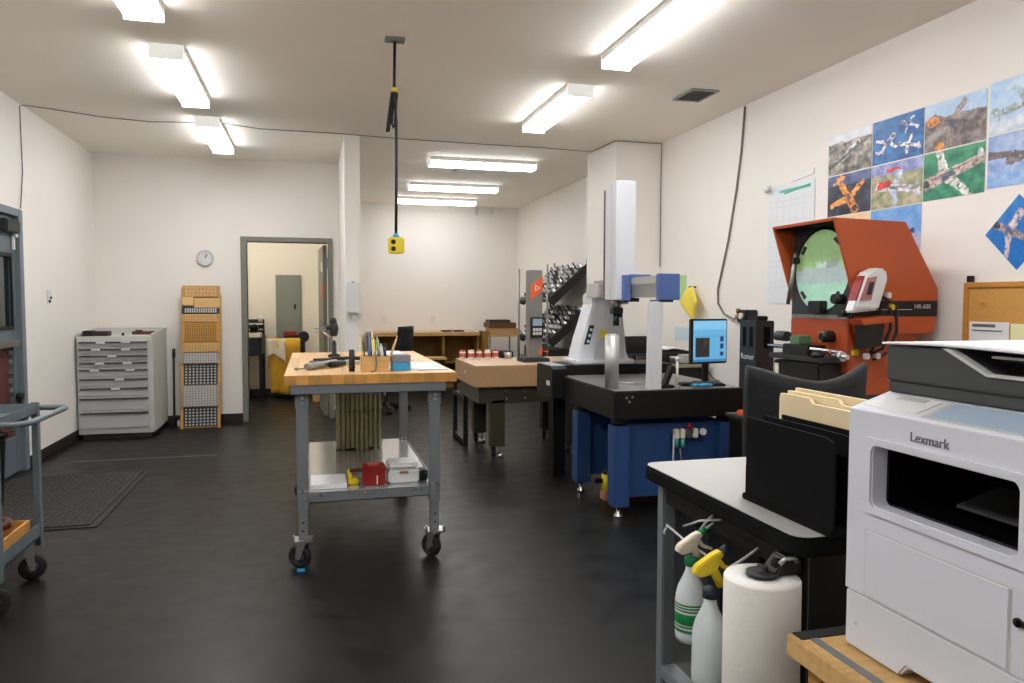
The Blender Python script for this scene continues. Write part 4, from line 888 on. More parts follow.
# raised guide rail at the back
part('guide_rail', MB(O).box(1.86, 2.76, 5.43, 5.84, .64, .905), 'cmm_black', t, .004)
for x in (1.84, 2.6): part('rail_leg', MB(O).box(x, x+.1, 5.64, 5.76, 0, .64), 'cmm_black', t)
ec = part('rail_end_box', MB(O).prism([(5.36, .66), (5.76, .66), (5.76, .9), (5.4, .905), (5.36, .885)], 'x', 1.74, 1.859), 'cmm_black', t, .004)
part('end_box_top', MB(O).box(1.743, 1.855, 5.4, 5.75, .905, .909), mat('alu', (186, 188, 188), .35, .5), ec)
part('end_box_tag', MB(O).box(1.737, 1.74, 5.42, 5.5, .755, .79), 'white_plastic', ec)
# tower
tw = part('tower', MB(O).prism([(1.98, .905), (2.44, .905), (2.40, 1.0), (2.36, 1.4), (2.30, 1.46), (2.115, 1.46), (2.115, 1.37), (2.03, 1.1), (1.995, .96)], 'y', 5.5, 5.74), 'cmm_white', t, .012)
part('tower_recess_shade', MB(O).prism([(2.12, .93), (2.38, .93), (2.34, 1.36), (2.22, 1.4), (2.19, 1.2)], 'y', 5.485, 5.5), mat('cmm_shade', (198, 200, 204), .45), tw, .003)  # shading of the tower recess put into a greyer panel colour
part('tower_foot', MB(O).box(1.955, 2.46, 5.47, 5.78, .906, .94), 'cmm_white', tw, .008)
part('sticker', MB(O).prism([(2.04, 1.06), (2.085, 1.06), (2.125, 1.21), (2.085, 1.21)], 'y', 5.494, 5.499), 'navy', tw, 0, 'dark blue control label')
part('caution_label', MB(O).box(2.17, 2.235, 5.481, 5.485, 1.11, 1.17), 'yellow', tw, 0, 'yellow caution label')
for dx, dz in ((.0, .02), (.012, .065), (.024, .11)): part('sticker_light', MB(O).cyl((2.075+dx, 5.491, 1.065+dz), (2.075+dx, 5.494, 1.065+dz), .012, n=8), 'paper_blue', tw)
# beam, front leg, caps
part('beam', MB(O).box(2.235, 2.375, 4.9, 5.8, 1.425, 1.562).box(2.172, 2.31, 4.5, 4.899, 1.425, 1.565), 'cmm_beam', t, .004)
part('beam_rail', MB(O).box(2.162, 2.172, 4.502, 4.895, 1.51, 1.56), mat('beam_light', (196, 196, 190), .35, .4), t, .004)
part('beam_cap', MB(O).box(2.165, 2.315, 4.455, 4.5, 1.405, 1.575), 'cmm_cap', t, .004)
part('cap_foot', MB(O).box(2.17, 2.27, 4.46, 4.6, 1.39, 1.405), 'navy', t)
part('front_leg', MB(O).hexa([(2.075, 4.4, .83), (2.165, 4.4, .83), (2.165, 4.45, .83), (2.075, 4.45, .83)], [(2.115, 4.46, 1.395), (2.2, 4.46, 1.395), (2.2, 4.52, 1.395), (2.115, 4.52, 1.395)]), mat('leg_white', (212, 214, 216), .4), t, .004)
# carriage and spindle column
cr = part('carriage', MB(O).box(2.115, 2.165, 4.9, 4.945, 1.40, 1.58).box(2.165, 2.32, 4.9, 4.945, 1.563, 1.585).box(2.225, 2.32, 4.945, 5.15, 1.563, 1.585), 'cmm_cap', t, .003)
part('carriage_base', MB(O).box(2.165, 2.232, 4.9, 5.1, 1.392, 1.42), 'black', cr, .003)
sc_ = part('spindle_column', MB(O).box(2.075, 2.222, 4.948, 5.165, 1.405, 2.245), 'cmm_white', t, .006)
part('column_seam', MB(O).box(2.0735, 2.0755, 5.04, 5.048, 1.41, 2.23), 'cab_grey', sc_)
part('column_slot', MB(O).box(2.072, 2.09, 5.168, 5.185, 1.41, 2.2), mat('slot_brown', (110, 84, 70), .5), sc_)
part('drive_box', MB(O).box(2.06, 2.18, 5.3, 5.5, 1.42, 1.53), 'cab_grey', t, .006)
q = part('quill', MB(O).cyl((2.12, 5.05, 1.35), (2.12, 5.05, 1.405), .032, n=14).box(2.09, 2.2, 5.02, 5.08, 1.375, 1.4), 'steel_dull', t)
part('probe_head', MB(O).box(2.085, 2.16, 5.015, 5.09, 1.305, 1.35).cyl((2.12, 5.05, 1.22), (2.12, 5.05, 1.305), .022, n=12).cyl((2.15, 5.04, 1.28), (2.15, 5.04, 1.31), .014, n=8), 'black', q, .003)
part('probe_stylus', MB(O).cyl((2.12, 5.05, 1.17), (2.12, 5.05, 1.22), .004, n=6), 'steel', q)
# things on the granite
solo('cylinder_square', MB().cyl((1.885, 4.555, .83), (1.885, 4.555, 1.175), .045, n=28).cyl((1.885, 4.555, 1.175), (1.885, 4.555, 1.182), .038, n=28), 'satin', 'tall polished steel cylinder standing on the granite table', 'cylinder')
t = thing('phone_stand', 'small black wedge stand on the granite table beside the white leg', 'stand', (2.23, 4.48, .83))
part('back_plate', MB().prism([(-.03, 0), (.0, 0), (.06, .14), (.035, .15)], 'y', -.03, .03), 'black', t, .004)
part('foot', MB().box(-.05, .05, -.035, .035, 0, .02), 'black', t, .004)
t = thing('calibration_post', 'thin white calibration post with a ball on the granite table', 'post', (2.3, 4.45, .83))
part('rod', MB().cyl((0, 0, .008), (0, 0, .18), .008, n=10), 'cream', t)
part('ball', MB().lathe([(0, .175), (.012, .18), (.016, .192), (.012, .204), (0, .208)], (0, 0, 0), 12), 'white_plastic', t)
part('base', MB().lathe([(0, 0), (.022, 0), (.02, .01), (0, .01)], (0, 0, 0), 14), 'steel_dull', t)
t = thing('keyboard', 'black keyboard lying on the granite table before the monitor', 'keyboard', (2.52, 4.56, .83), -.25)
part('case', MB().box(-.13, .17, -.05, .06, 0, .014), 'black', t, .004)
for i in range(9):
    for j in range(3): part('key', MB().box(-.12+i*.031, -.094+i*.031, -.042+j*.032, -.016+j*.032, .014, .019), 'charcoal', t)
solo('blue_cloth', MB().sheet(lambda u, v: (2.4+.14*u, 4.41+.06*v, .84+.012*abs(math.sin(u*7+v*3))), 14, 6, .008), 'blue', 'crumpled bright blue cloth at the front of the granite table', 'cloth')
solo('steel_stylus', MB().cyl((1.99, 4.85, .836), (2.15, 4.7, .836), .005, n=8), 'steel', 'thin steel rod lying on the granite table', 'rod')
t = thing('tripod_probe', 'small dark tripod with an upright pin on the granite table', 'stand', (2.12, 5.15, .83))
part('pin', MB().cyl((0, 0, .015), (0, 0, .13), .007, n=8), 'steel_dull', t)
for i in range(3):
    a = i*2*PI/3+.5; part('leg', MB().cyl((0, 0, .03), (math.cos(a)*.07, math.sin(a)*.07, .006), .006, n=6), 'steel_dull', t)
# monitor
t = thing('computer_monitor', 'monitor showing a bright blue desktop on the granite table corner', 'monitor', (2.66, 4.68, .83), .16)
part('foot', MB().box(-.09, .07, -.05, .07, 0, .012), 'black', t, .004)
part('neck', MB().box(-.022, .022, .03, .055, .012, .24), 'black', t, .004)
bz = part('case', MB().box(-.155, .15, -.01, .03, .135, .445), 'screen_case', t, .006)
def desk(u, v):
    if .06 < u < .5 and .12 < v < .58: return (52, 50, 50) if not (.3 < u < .42 and .35 < v < .55) else (74, 70, 44)
    for b in (.2, .38, .56):
        if .8 < u < .92 and b-.07 < v < b+.05: return (28, 46, 92)
    if v < .06: return (70, 130, 190)
    if v > .62 and v < .65: return (90, 160, 205)
    return (104, 178, 220) if v < .8 else (130, 196, 232)
SM = attr_mat('screen_print', .3, .18)
me = paint_grid('screen', (-.143, -.0105, .15), (1, 0, 0), (0, 0, 1), .281, .283, 40, 40, desk, .001); me.materials.append(SM)
o = bpy.data.objects.new('screen', me); C.objects.link(o); o.parent = bz
part('cable', MB().tube([(.02, .06, .1), (.07, .06, .04), (.09, .04, .012), (.14, .06, .006)], .004, 6), 'cable_black', t)
# desk behind the machine
t = thing('side_desk', 'dark desk with a pale edge between the measuring machine and the wall', 'desk', (3.1, 6.5, 0)); O = t.location
part('desk_top', MB(O).box(2.82, 3.41, 6.0, 7.0, .81, .848), 'charcoal', t, .003)
part('edge_strip', MB(O).box(2.82, 3.41, 5.992, 6.0, .815, .846), mat('edge_tan', (170, 160, 130), .5), t)
part('side_panel', MB(O).box(2.83, 2.86, 6.02, 6.98, 0, .81), 'black', t)
part('side_panel', MB(O).box(3.37, 3.4, 6.02, 6.98, 0, .81), 'black', t)
part('back_board', MB(O).box(2.86, 3.37, 6.05, 6.07, .2, .81), 'black', t)
t = thing('laptop_case', 'open black case on the side desk', 'case', (3.0, 6.6, .848)); O = t.location
part('base', MB(O).box(2.9, 3.15, 6.5, 6.72, .848, .89), 'black', t, .006)
part('lid', MB(O).box(2.9, 3.15, 6.72, 6.75, .89, 1.06), 'black', t, .006)
t = thing('coiled_lead', 'coiled yellow and black lead on the side desk', 'cable', (2.93, 6.28, .848)); O = t.location
for k in range(3):
    part('loop', MB(O).tube([(2.95+.1*math.cos(a*PI/9), 6.28+.1*math.sin(a*PI/9), .858+k*.016) for a in range(18)], .008, 6, True), 'yellow' if k == 0 else ('red_dark' if k == 1 else 'black'), t)
t = thing('printed_pile', 'black tray with white papers on the side desk', 'papers', (3.22, 6.3, .848)); O = t.location
part('tray', MB(O).box(3.1, 3.34, 6.2, 6.5, .9, .95).box(3.1, 3.13, 6.2, 6.5, .848, .9), 'black', t, .004)
part('papers', MB(O).sheet(lambda u, v: (3.09+.27*u, 6.19+.33*v, .962+.012*math.sin(u*5)), 10, 4, .014), 'paper', t)
solo('grey_box', MB().box(3.2, 3.32, 6.08, 6.19, .848, .92), 'cab_grey', 'small grey box at the front of the side desk', 'box', bevel=.004)
solo('wall_notice', MB().box(XR-.003, XR-.001, 6.32, 6.72, 1.02, 1.15), 'paper_blue', 'pale blue notice on the wall above the side desk', 'paper')
solo('wall_note', MB().box(XR-.004, XR-.001, 6.5, 6.64, 1.4, 1.65), 'green_paper', 'pale green note on the wall beside the blue beam cap', 'paper')
t = thing('yellow_bag', 'crumpled yellow bag hanging from a hook on the right wall', 'bag', (XR-.04, 6.27, 1.23))
part('bag', MB().sheet(lambda u, v: (-.02-.035*math.sin(v*PI)*(1+.5*math.sin(u*9)), (1-2*u)*(.025+.15*(1-abs(2*v-1.1)/1.1))+.07*(v-.5), .3*v), 14, 14, .006), 'yellow_tape', t)
part('hook', MB().cyl((.04, .05, .3), (-.03, .05, .3), .008, n=8), 'charcoal', t)
# wall cable with bracket
solo('wall_cable', MB().tube([(XR-.012, 5.53, 2.985), (XR-.012, 5.572, 2.64), (XR-.012, 5.637, 2.325), (XR-.012, 5.749, 1.92), (XR-.012, 5.86, 1.63), (XR-.012, 5.91, 1.5), (XR-.012, 5.9, 1.38), (XR-.012, 5.8, 1.29), (XR-.03, 5.62, 1.25), (XR-.06, 5.5, 1.26)], .0085, 8), 'cable', 'thick grey cable hanging down the right wall to a small valve', 'cable')
t = thing('wall_valve', 'small black air valve with brass fitting on the right wall', 'valve', (XR-.06, 5.38, 1.1))
part('body', MB().box(-.05, .06, -.08, .06, .12, .23), 'black', t, .01)
part('fitting', MB().cyl((0, .06, .17), (0, .13, .17), .025, n=10).cyl((-.03, .07, .2), (-.03, .07, .24), .018, n=8), 'ochre', t)
part('drain', MB().cyl((0, 0, .03), (0, 0, .12), .022, n=10).cyl((0, .04, 0), (0, .04, .1), .008, n=8), 'steel', t)
part('gauge', MB().cyl((-.05, -.02, .18), (-.07, -.02, .18), .025, n=12), 'white_plastic', t)
# controller tower
t = thing('controller_tower', 'tall dark grey controller cabinet standing beside the granite table', 'cabinet', (2.9, 4.46, 0)); O = t.location
part('body', MB(O).box(2.795, 2.93, 4.32, 4.52, .02, 1.27), 'charcoal', t, .006)
part('cap', MB(O).box(2.83, 2.91, 4.36, 4.46, 1.27, 1.3), 'black', t, .006)
part('plinth', MB(O).box(2.8, 2.925, 4.33, 4.51, 0, .02), 'black', t)
for y in (4.36, 4.44): part('vent_slot', MB(O).box(2.792, 2.796, y, y+.035, 1.1, 1.23), 'black_matte', t)
part('vent_slot', MB(O).box(2.85, 2.895, 4.317, 4.321, 1.09, 1.23), 'black_matte', t)
text('lettering', 'Romer', .055, frame_mw((2.794-O.x, 4.42-O.y, 1.03), (0, -1, 0), (0, 0, 1)), 'text_light', t)
for i in range(5): part('connector', MB(O).box(2.93, 2.942, 4.33, 4.35, .9+i*.035, .92+i*.035), 'cream', t)
# black side cabinet
t = thing('side_cabinet', 'low black cabinet beside the orange comparator', 'cabinet', (2.52, 3.75, 0)); O = t.location
part('body', MB(O).box(2.5, 2.71, 3.5, 4.15, .02, .68), 'black', t, .006)
part('worktop', MB(O).box(2.485, 2.715, 3.48, 4.17, .68, .7), 'charcoal', t, .004)
part('door', MB(O).box(2.492, 2.5, 3.53, 4.12, .05, .66), 'black_matte', t, .003)
t = thing('cutter_tool', 'orange-handled cutter with a silver blade on the low black cabinet', 'cutter', (2.575, 4.05, .7), -.5)
part('handle', MB().prism([(-.07, -.02), (.03, -.03), (.06, -.01), (.05, .02), (-.06, .02)], 'z', .0, .03), 'orange_bright', t, .006)
part('blade', MB().prism([(-.13, -.006), (-.07, -.015), (-.07, .012)], 'z', .008, .014), 'steel', t)
part('grip', MB().box(.04, .14, -.02, .018, .004, .03), 'steel', t, .008)
# ============================================================ optical comparator
t = thing('optical_comparator', 'large orange optical comparator with a round green projection screen', 'comparator', (3.0, 3.75, 0)); O = t.location
hx0, hx1, hy0, hy1 = 2.70, 3.39, 3.47, 4.03
side = [(2.70, 1.845), (3.165, 1.835), (3.395, 1.47), (3.395, 1.405), (2.86, 1.405), (2.845, 1.405)]
# hood: open at the front, sloping sides
th = .015
part('hood_side', MB(O).prism([(2.70, 1.845), (3.165, 1.835), (3.395, 1.47), (3.395, 1.40), (2.845, 1.40)], 'y', hy0, hy0+th), 'orange', t, .003)
part('hood_side', MB(O).prism([(2.70, 1.845), (3.165, 1.835), (3.395, 1.47), (3.395, 1.40), (2.845, 1.40)], 'y', hy1-th, hy1), 'orange', t, .003)
part('hood_top', MB(O).prism([(2.70, 1.845), (3.165, 1.835), (3.165, 1.82), (2.704, 1.83)], 'y', hy0+th, hy1-th), 'orange', t)
part('hood_back', MB(O).prism([(3.165, 1.835), (3.395, 1.47), (3.395, 1.40), (3.38, 1.40), (3.38, 1.465), (3.157, 1.82)], 'y', hy0+th, hy1-th), 'orange', t)
part('hood_dark_sheet', MB(O).prism([(2.72, 1.829), (2.84, 1.826), (2.84, 1.822), (2.722, 1.825)], 'y', hy0+th, hy1-th), 'black_matte', t)  # thin black sheet along the front underside of the hood top
# screen carrier, tilted like the hood mouth
part('screen_board', MB(O).prism([(2.85, 1.82), (2.87, 1.82), (2.90, 1.32), (2.84, 1.30)], 'y', hy0+th, hy1-th), 'charcoal', t)
def scr(u, v):
    x, y = u-.5, v-.5
    n = noise.fractal(Vector((u*6, v*6, 3)), 1, 2, 3)*10
    if y > .03: c = (140, 176, 118) if y > .1 or abs(x) > .12 else (170, 190, 176)
    elif y > -.16: c = (150, 166, 164)
    else: c = (150, 190, 168)
    if .03 < y < .12 and .08 < x < .3: c = (130, 144, 140)
    return tuple(max(0, min(255, q_+n)) for q_ in c)
nu = 40; ce = Vector((2.842, 3.745, 1.575)); ty = Vector((0, -1, 0)); tz = Vector((.03, 0, 1)).normalized(); R = .235
me = bpy.data.meshes.new('projection_screen'); vv = [ce-O]; ff = []; cc = []
for k in range(1, 13):
    for i in range(nu):
        a = 2*PI*i/nu; vv.append(ce-O+ty*math.cos(a)*R*k/12+tz*math.sin(a)*R*k/12)
for k in range(12):
    for i in range(nu):
        j = (i+1) % nu
        if k == 0: f = (0, 1+i, 1+j)
        else: f = (1+(k-1)*nu+i, 1+k*nu+i, 1+k*nu+j, 1+(k-1)*nu+j)
        ff.append(f); a = 2*PI*(i+.5)/nu; rr = (k+.5)/12*.5; cc.append(scr(.5+rr*math.cos(a), .5+rr*math.sin(a)))
me.from_pydata([tuple(p) for p in vv], [], ff); at = me.color_attributes.new('Col', 'FLOAT_COLOR', 'CORNER')
for p in me.polygons:
    for li in p.loop_indices: at.data[li].color = (*lin(cc[p.index]), 1)
me.materials.append(attr_mat('projection_glass', .25, .12)); so = bpy.data.objects.new('projection_screen', me); C.objects.link(so); so.parent = t
part('screen_ring', MB().lathe([(R-.002, 0), (R+.014, 0), (R+.014, .012), (R-.002, .012), (R-.002, 0)], (0, 0, 0), 40, 'x'), 'black', t).location = ce-O+Vector((.002, 0, 0))
for a in (.9, 2.5, 3.9, 5.5):
    c_ = ce-O+ty*math.cos(a)*(R-.03)+tz*math.sin(a)*(R-.03)
    part('screen_clip', MB().cb((c_.x-.006, c_.y, c_.z), (.01, .018, .05)).rot(-(a), 'X', c_), 'charcoal', so)
part('handwheel', MB(O).box(2.79, 2.835, 3.93, 3.965, 1.62, 1.66), 'black', t, .006)
part('guard_bar', MB(O).cyl((2.77, 3.955, 1.38), (2.82, 3.955, 1.7), .012, n=8), 'steel_dull', t)
part('lower_bar', MB(O).box(2.83, 2.845, 3.5, 4.0, 1.298, 1.32), 'steel_dull', t)
part('screen_bracket', MB(O).box(2.79, 2.84, 3.68, 3.8, 1.33, 1.40), 'black', t, .006)
part('screen_knob', MB(O).cyl((2.78, 3.56, 1.41), (2.84, 3.56, 1.41), .028, n=12), 'black', t)
part('screen_knob', MB(O).cyl((2.79, 3.52, 1.33), (2.84, 3.52, 1.33), .02, n=12), 'black', t)
part('stripe', MB(O).box(2.86, 3.39, hy0-.002, hy0+.02, 1.315, 1.40), 'black', t)
text('lettering', 'HR-600', .035, frame_mw((3.29-O.x, hy0-.003-O.y, 1.368), (1, 0, 0), (0, 0, 1)), 'text_light', t)
part('stripe_line', MB(O).box(2.98, 3.22, hy0-.0035, hy0-.002, 1.35, 1.354), 'text_light', t)
part('lower_band', MB(O).prism([(2.855, 1.315), (3.39, 1.315), (3.375, 1.23), (3.33, 1.215), (2.86, 1.215)], 'y', hy0, hy1), 'orange', t, .003)
part('pedestal', MB(O).box(2.85, 3.28, 3.5, 4.0, .0, 1.215), 'orange', t, .004)
part('front_panel', MB(O).box(2.825, 2.852, 3.49, 4.0, 1.0, 1.296), 'orange_dark', t, .004)
part('base_foot', MB(O).box(2.76, 3.33, 3.46, 4.04, 0, .1), 'black', t, .006)
part('pedestal_band', MB(O).box(2.845, 3.285, 3.494, 4.0, .84, .88), 'charcoal', t)
# digital readout hung on the side
br = part('readout_bracket', MB(O).prism([(2.80, 1.30), (3.0, 1.32), (3.0, 1.285), (2.82, 1.27)], 'y', 3.36, 3.47), 'orange', t, .003)
part('bracket_box', MB(O).prism([(2.84, 1.285), (2.97, 1.30), (2.95, 1.16), (2.85, 1.14)], 'y', 3.38, 3.46), 'black', br)
ro = part('readout', MB(O).prism([(2.765, 1.335), (2.93, 1.35), (2.985, 1.52), (2.97, 1.57), (2.91, 1.575), (2.84, 1.545)], 'y', 3.38, 3.46), 'white_plastic', t, .012)
part('readout_screen', MB(O).prism([(2.793, 1.40), (2.84, 1.53), (2.832, 1.533), (2.785, 1.402)], 'y', 3.39, 3.45), 'red', ro)
part('readout_face', MB(O).prism([(2.80, 1.40), (2.87, 1.405), (2.905, 1.53), (2.845, 1.52)], 'y', 3.374, 3.381), mat('readout_pink', (176, 120, 118), .4), ro)
part('readout_display', MB(O).prism([(2.84, 1.43), (2.868, 1.432), (2.885, 1.5), (2.858, 1.498)], 'y', 3.371, 3.375), 'navy', ro)
part('readout_keys', MB(O).box(2.775, 2.87, 3.376, 3.381, 1.355, 1.37), 'cab_grey', ro)
part('cable_bundle', MB(O).tube([(2.98, 3.44, 1.38), (3.03, 3.42, 1.36), (3.05, 3.43, 1.25), (3.0, 3.43, 1.14), (2.93, 3.44, 1.11)], .009, 6).tube([(3.0, 3.44, 1.42), (3.07, 3.42, 1.38), (3.09, 3.43, 1.24), (3.04, 3.43, 1.12), (2.95, 3.44, 1.08)], .008, 6).tube([(2.98, 3.44, 1.36), (3.0, 3.42, 1.3), (2.98, 3.43, 1.2), (2.93, 3.44, 1.12)], .007, 6), 'cable_black', t)
for x, z, mt in ((3.03, 1.43, 'white_plastic'), (3.06, 1.37, 'yellow'), (2.9, 1.1, 'white_plastic'), (2.97, 1.1, 'white_plastic')): part('plug', MB(O).box(x-.014, x+.014, 3.42, 3.45, z-.016, z+.016), mt, t, .004)
part('yellow_label', MB(O).box(2.85, 2.9, 3.494, 3.5, 1.1, 1.13), 'yellow', t)
# work stage
st = part('stage', MB(O).box(2.68, 2.849, 3.54, 3.96, .9, 1.05), 'black', t, .008)
part('stage_table', MB(O).box(2.66, 2.824, 3.5, 3.98, 1.06, 1.09), 'charcoal', st, .004)
part('stage_rail', MB(O).cyl((2.69, 3.46, 1.13), (2.69, 4.02, 1.13), .011, n=8).cyl((2.77, 3.46, 1.12), (2.77, 4.02, 1.12), .009, n=8), 'chrome', st)
part('stage_slide', MB(O).box(2.67, 2.79, 3.62, 3.86, 1.09, 1.15), 'black', st, .006)
part('micrometer', MB(O).cyl((2.74, 3.5, 1.1), (2.74, 3.38, 1.1), .013, n=10).cyl((2.74, 3.45, 1.1), (2.74, 3.42, 1.1), .026, n=14), 'steel', st)
part('stage_vise', MB(O).box(2.69, 2.77, 3.72, 3.82, 1.15, 1.2), mat('tool_green', (90, 120, 84), .4), st, .006)
part('lamp_housing', MB(O).cyl((2.72, 3.88, 1.19), (2.72, 3.98, 1.19), .03, n=14), 'charcoal', st)
part('lens_barrel', MB(O).cyl((2.76, 3.62, 1.2), (2.825, 3.62, 1.2), .034, n=14).cyl((2.72, 3.58, 1.2), (2.78, 3.58, 1.2), .022, n=12), 'black', st)
part('lens_ring', MB(O).cyl((2.752, 3.62, 1.2), (2.76, 3.62, 1.2), .03, n=14), 'ochre', st)
part('stage_knob', MB(O).lathe([(0, 0), (.035, 0), (.035, .02), (.02, .03), (0, .03)], (2.68, 3.55, 1.09), 14), 'black', st)
part('support', MB(O).box(2.72, 2.849, 3.6, 3.92, .705, .9), 'black', t, .006)
part('connector_row', MB(O).box(2.676, 2.68, 3.9, 3.94, .92, 1.03), 'cream', t)

t = thing('yellow_lantern', 'small yellow and black lantern on the floor under the granite table', 'lantern', (2.0, 4.9, 0))
part('base', MB().box(-.04, .05, -.04, .04, 0, .06), mat('peach', (200, 140, 110), .6), t, .006)
part('body', MB().cyl((0, 0, .06), (0, 0, .18), .04, n=14), 'yellow', t)
part('handle', MB().box(-.09, -.03, -.015, .015, .12, .15), 'black', t)
part('cap', MB().cyl((0, 0, .18), (0, 0, .21), .028, n=12), 'black', t)
solo('red_case', MB().box(2.06, 2.5, 4.75, 5.0, 0, .3), mat('maroon', (70, 24, 26), .5), 'dark maroon case on the floor under the granite table', 'case', bevel=.01)
# ============================================================ near table on the right
t = thing('work_table', 'pale laminate table with a thick black edge and grey legs', 'table', (1.55, 1.75, 0)); O = t.location
tx0, tx1, ty0, ty1, tz0, tz1 = .982, 2.35, 1.352, 2.13, .848, .893
def rounded(x0, x1, y0, y1, r, n=6):
    out = []
    for cx, cy, a0 in ((x1-r, y0+r, -PI/2), (x1-r, y1-r, 0), (x0+r, y1-r, PI/2), (x0+r, y0+r, PI)):
        out += [(cx+r*math.cos(a0+PI/2*i/n), cy+r*math.sin(a0+PI/2*i/n)) for i in range(n+1)]
    return out
part('edge_band', MB(O).prism(rounded(tx0, tx1, ty0, ty1, .04), 'z', tz0, tz1-.002), 'black_matte', t, .006)
part('laminate_top', MB(O).prism(rounded(tx0+.006, tx1-.006, ty0+.006, ty1-.006, .036), 'z', tz1-.002, tz1+.001), 'laminate', t)
for x in (1.025, 2.28):
    for y in (1.42, 2.06): part('leg', MB(O).box(x, x+.042, y, y+.042, .0, tz0), 'grey_paint', t, .004)
for x in (1.02, 2.275): part('foot_rail', MB(O).box(x, x+.052, 1.46, 2.06, .24, .28), 'grey_paint', t, .004)
part('apron', MB(O).box(1.067, 2.28, 2.07, 2.09, .76, tz0), 'charcoal', t)
part('side_apron', MB(O).box(1.035, 1.055, 1.46, 2.06, .78, tz0), 'black', t)
part('lower_shelf', MB(O).box(1.067, 2.28, 1.46, 2.08, .245, .265), 'black', t)
# dark computer under the table
t = thing('computer_case', 'black computer case on the shelf under the pale table', 'computer', (1.35, 1.85, .265)); O = t.location
part('case', MB(O).box(1.14, 1.6, 1.72, 2.0, .265, .73), 'black', t, .008)
for z in (.35, .42, .49, .56): part('case_screw', MB(O).cyl((1.137, 1.76, z), (1.141, 1.76, z), .004, n=6), 'steel', t)
for i in range(5): part('vent_slot', MB(O).box(1.138, 1.141, 1.8+i*.035, 1.815+i*.035, .4, .6), 'black_matte', t)
# hanging rail, bottles, towel roll
t = thing('wire_rail', 'white wire rail with hooked end along the side of the pale table', 'rail', (.975, 1.75, .79)); O = t.location
part('rod', MB(O).tube([(.957, 1.9, .758), (.95, 1.905, .745), (.945, 1.89, .745), (.95, 1.885, .77), (.95, 1.754, .757), (.955, 1.56, .752), (.985, 1.5, .76), (1.03, 1.49, .79)], .0036, 7), 'wire_white', t)
for y in (1.78, 1.57): part('bracket', MB(O).tube([(.951, y, .757), (.99, y, .775), (1.034, y, .80)], .0036, 7), 'wire_white', t)
solo('white_cable', MB().tube([(1.03, 1.78, .82), (1.028, 1.81, .795), (1.025, 1.86, .74), (1.027, 1.9, .715), (1.035, 1.95, .70)], .004, 6), 'wire_white', 'white cable looping under the pale table', 'cable')
solo('white_cable', MB().tube([(1.03, 1.94, .745), (1.028, 1.84, .79), (1.03, 1.74, .82)], .0035, 6), 'wire_white', 'short straight white cable end under the pale table', 'cable')
def spray(name, label, loc, rz, body, head, label_mat=None, s=1.0, tip='green', shank=0):
    t = thing(name, label, 'spray bottle', loc, rz); t.scale = (s, s, s)
    bd = part('bottle', MB().lathe([(0, 0), (.036, 0), (.042, .008), (.043, .02), (.042, .13), (.036, .155), (.022, .185), (.016, .2), (.014, .222), (0, .222)], (0, 0, 0), 24), body, t)
    if label_mat:
        part('label', MB().lathe([(.0432, .03), (.0438, .031), (.0438, .118), (.0432, .119)], (0, 0, 0), 24), 'white_plastic', bd)
        part('label_band', MB().lathe([(.0439, .055), (.0443, .056), (.0443, .085), (.0439, .086)], (0, 0, 0), 24), label_mat, bd)
        part('label_band', MB().lathe([(.0439, .108), (.0443, .109), (.0443, .112), (.0439, .113)], (0, 0, 0), 24), label_mat, bd)
        part('label_band', MB().lathe([(.0439, .033), (.0443, .034), (.0443, .04), (.0439, .041)], (0, 0, 0), 24), label_mat, bd)
        for z in (.047, .092, .1): part('label_print', MB().lathe([(.0439, z), (.0442, z), (.0442, z+.005), (.0439, z+.005)], (0, 0, 0), 24).rot(0), label_mat, bd)
    part('collar', MB().lathe([(0, .215), (.019, .215), (.019, .235), (.014, .24), (0, .24)], (0, 0, 0), 16), tip, t)
    c_ = (0, 0, .275+shank); h = shank
    hd = part('spray_head', MB().lathe([(0, .235), (.012, .235), (.011, .278+h), (0, .278+h)], (0, 0, 0), 12).prism([(-.012, .262+h), (.02, .26+h), (.042, .268+h), (.05, .285+h), (.036, .296+h), (-.014, .298+h), (-.036, .296+h), (-.038, .28+h), (-.018, .277+h)], 'y', -.012, .012).rot(.5, 'Y', c_), head, t, .003)
    part('trigger', MB().prism([(-.028, .279+h), (-.016, .277+h), (-.022, .25+h), (-.045, .225+h), (-.05, .23+h), (-.032, .252+h)], 'y', -.006, .006).rot(.5, 'Y', c_), head, hd, .002)
    part('nozzle', MB().cyl((-.037, 0, .288+h), (-.056, 0, .288+h), .0105, n=10).rot(.5, 'Y', c_), tip, hd)
    return t

spray('spray_bottle', 'spray bottle with a green and white label and white head hanging on the wire rail', (.925, 1.70, .53), PI, 'bottle_clear', 'cream', 'green', s=.9, tip='green')
spray('spray_bottle', 'plain spray bottle with a yellow head hanging beside the paper towel roll', (.90, 1.56, .488), PI, 'bottle_clear', 'yellow', None, s=.97, tip='navy', shank=.02)
t = thing('paper_towel_holder', 'black holder gripping the paper towel roll at the table side', 'holder', (.938, 1.41, .49)); O = t.location
part('bottom_plate', MB(O).cyl((.938, 1.41, .505), (.938, 1.41, .515), .06, n=20).box(.938, 1.034, 1.39, 1.415, .505, .515), 'black', t)
part('back_plate', MB(O).box(1.024, 1.034, 1.38, 1.415, .505, .846), 'black', t, .003)
part('spindle', MB(O).cyl((.938, 1.41, .515), (.938, 1.41, .82), .012, n=12), 'black', t)
part('top_arm', MB(O).box(.96, 1.026, 1.39, 1.415, .80, .835).prism([(.95, .805), (1.01, .805), (1.01, .842), (.98, .842)], 'y', 1.385, 1.435), 'black', t, .004)
part('clamp_disc', MB(O).cyl((.938, 1.41, .802), (.938, 1.41, .808), .034, n=20), 'charcoal', t)
part('lever', MB(O).tube([(.96, 1.38, .832), (.972, 1.378, .843), (.995, 1.378, .843), (1.003, 1.38, .832)], .005, 6), 'steel', t)
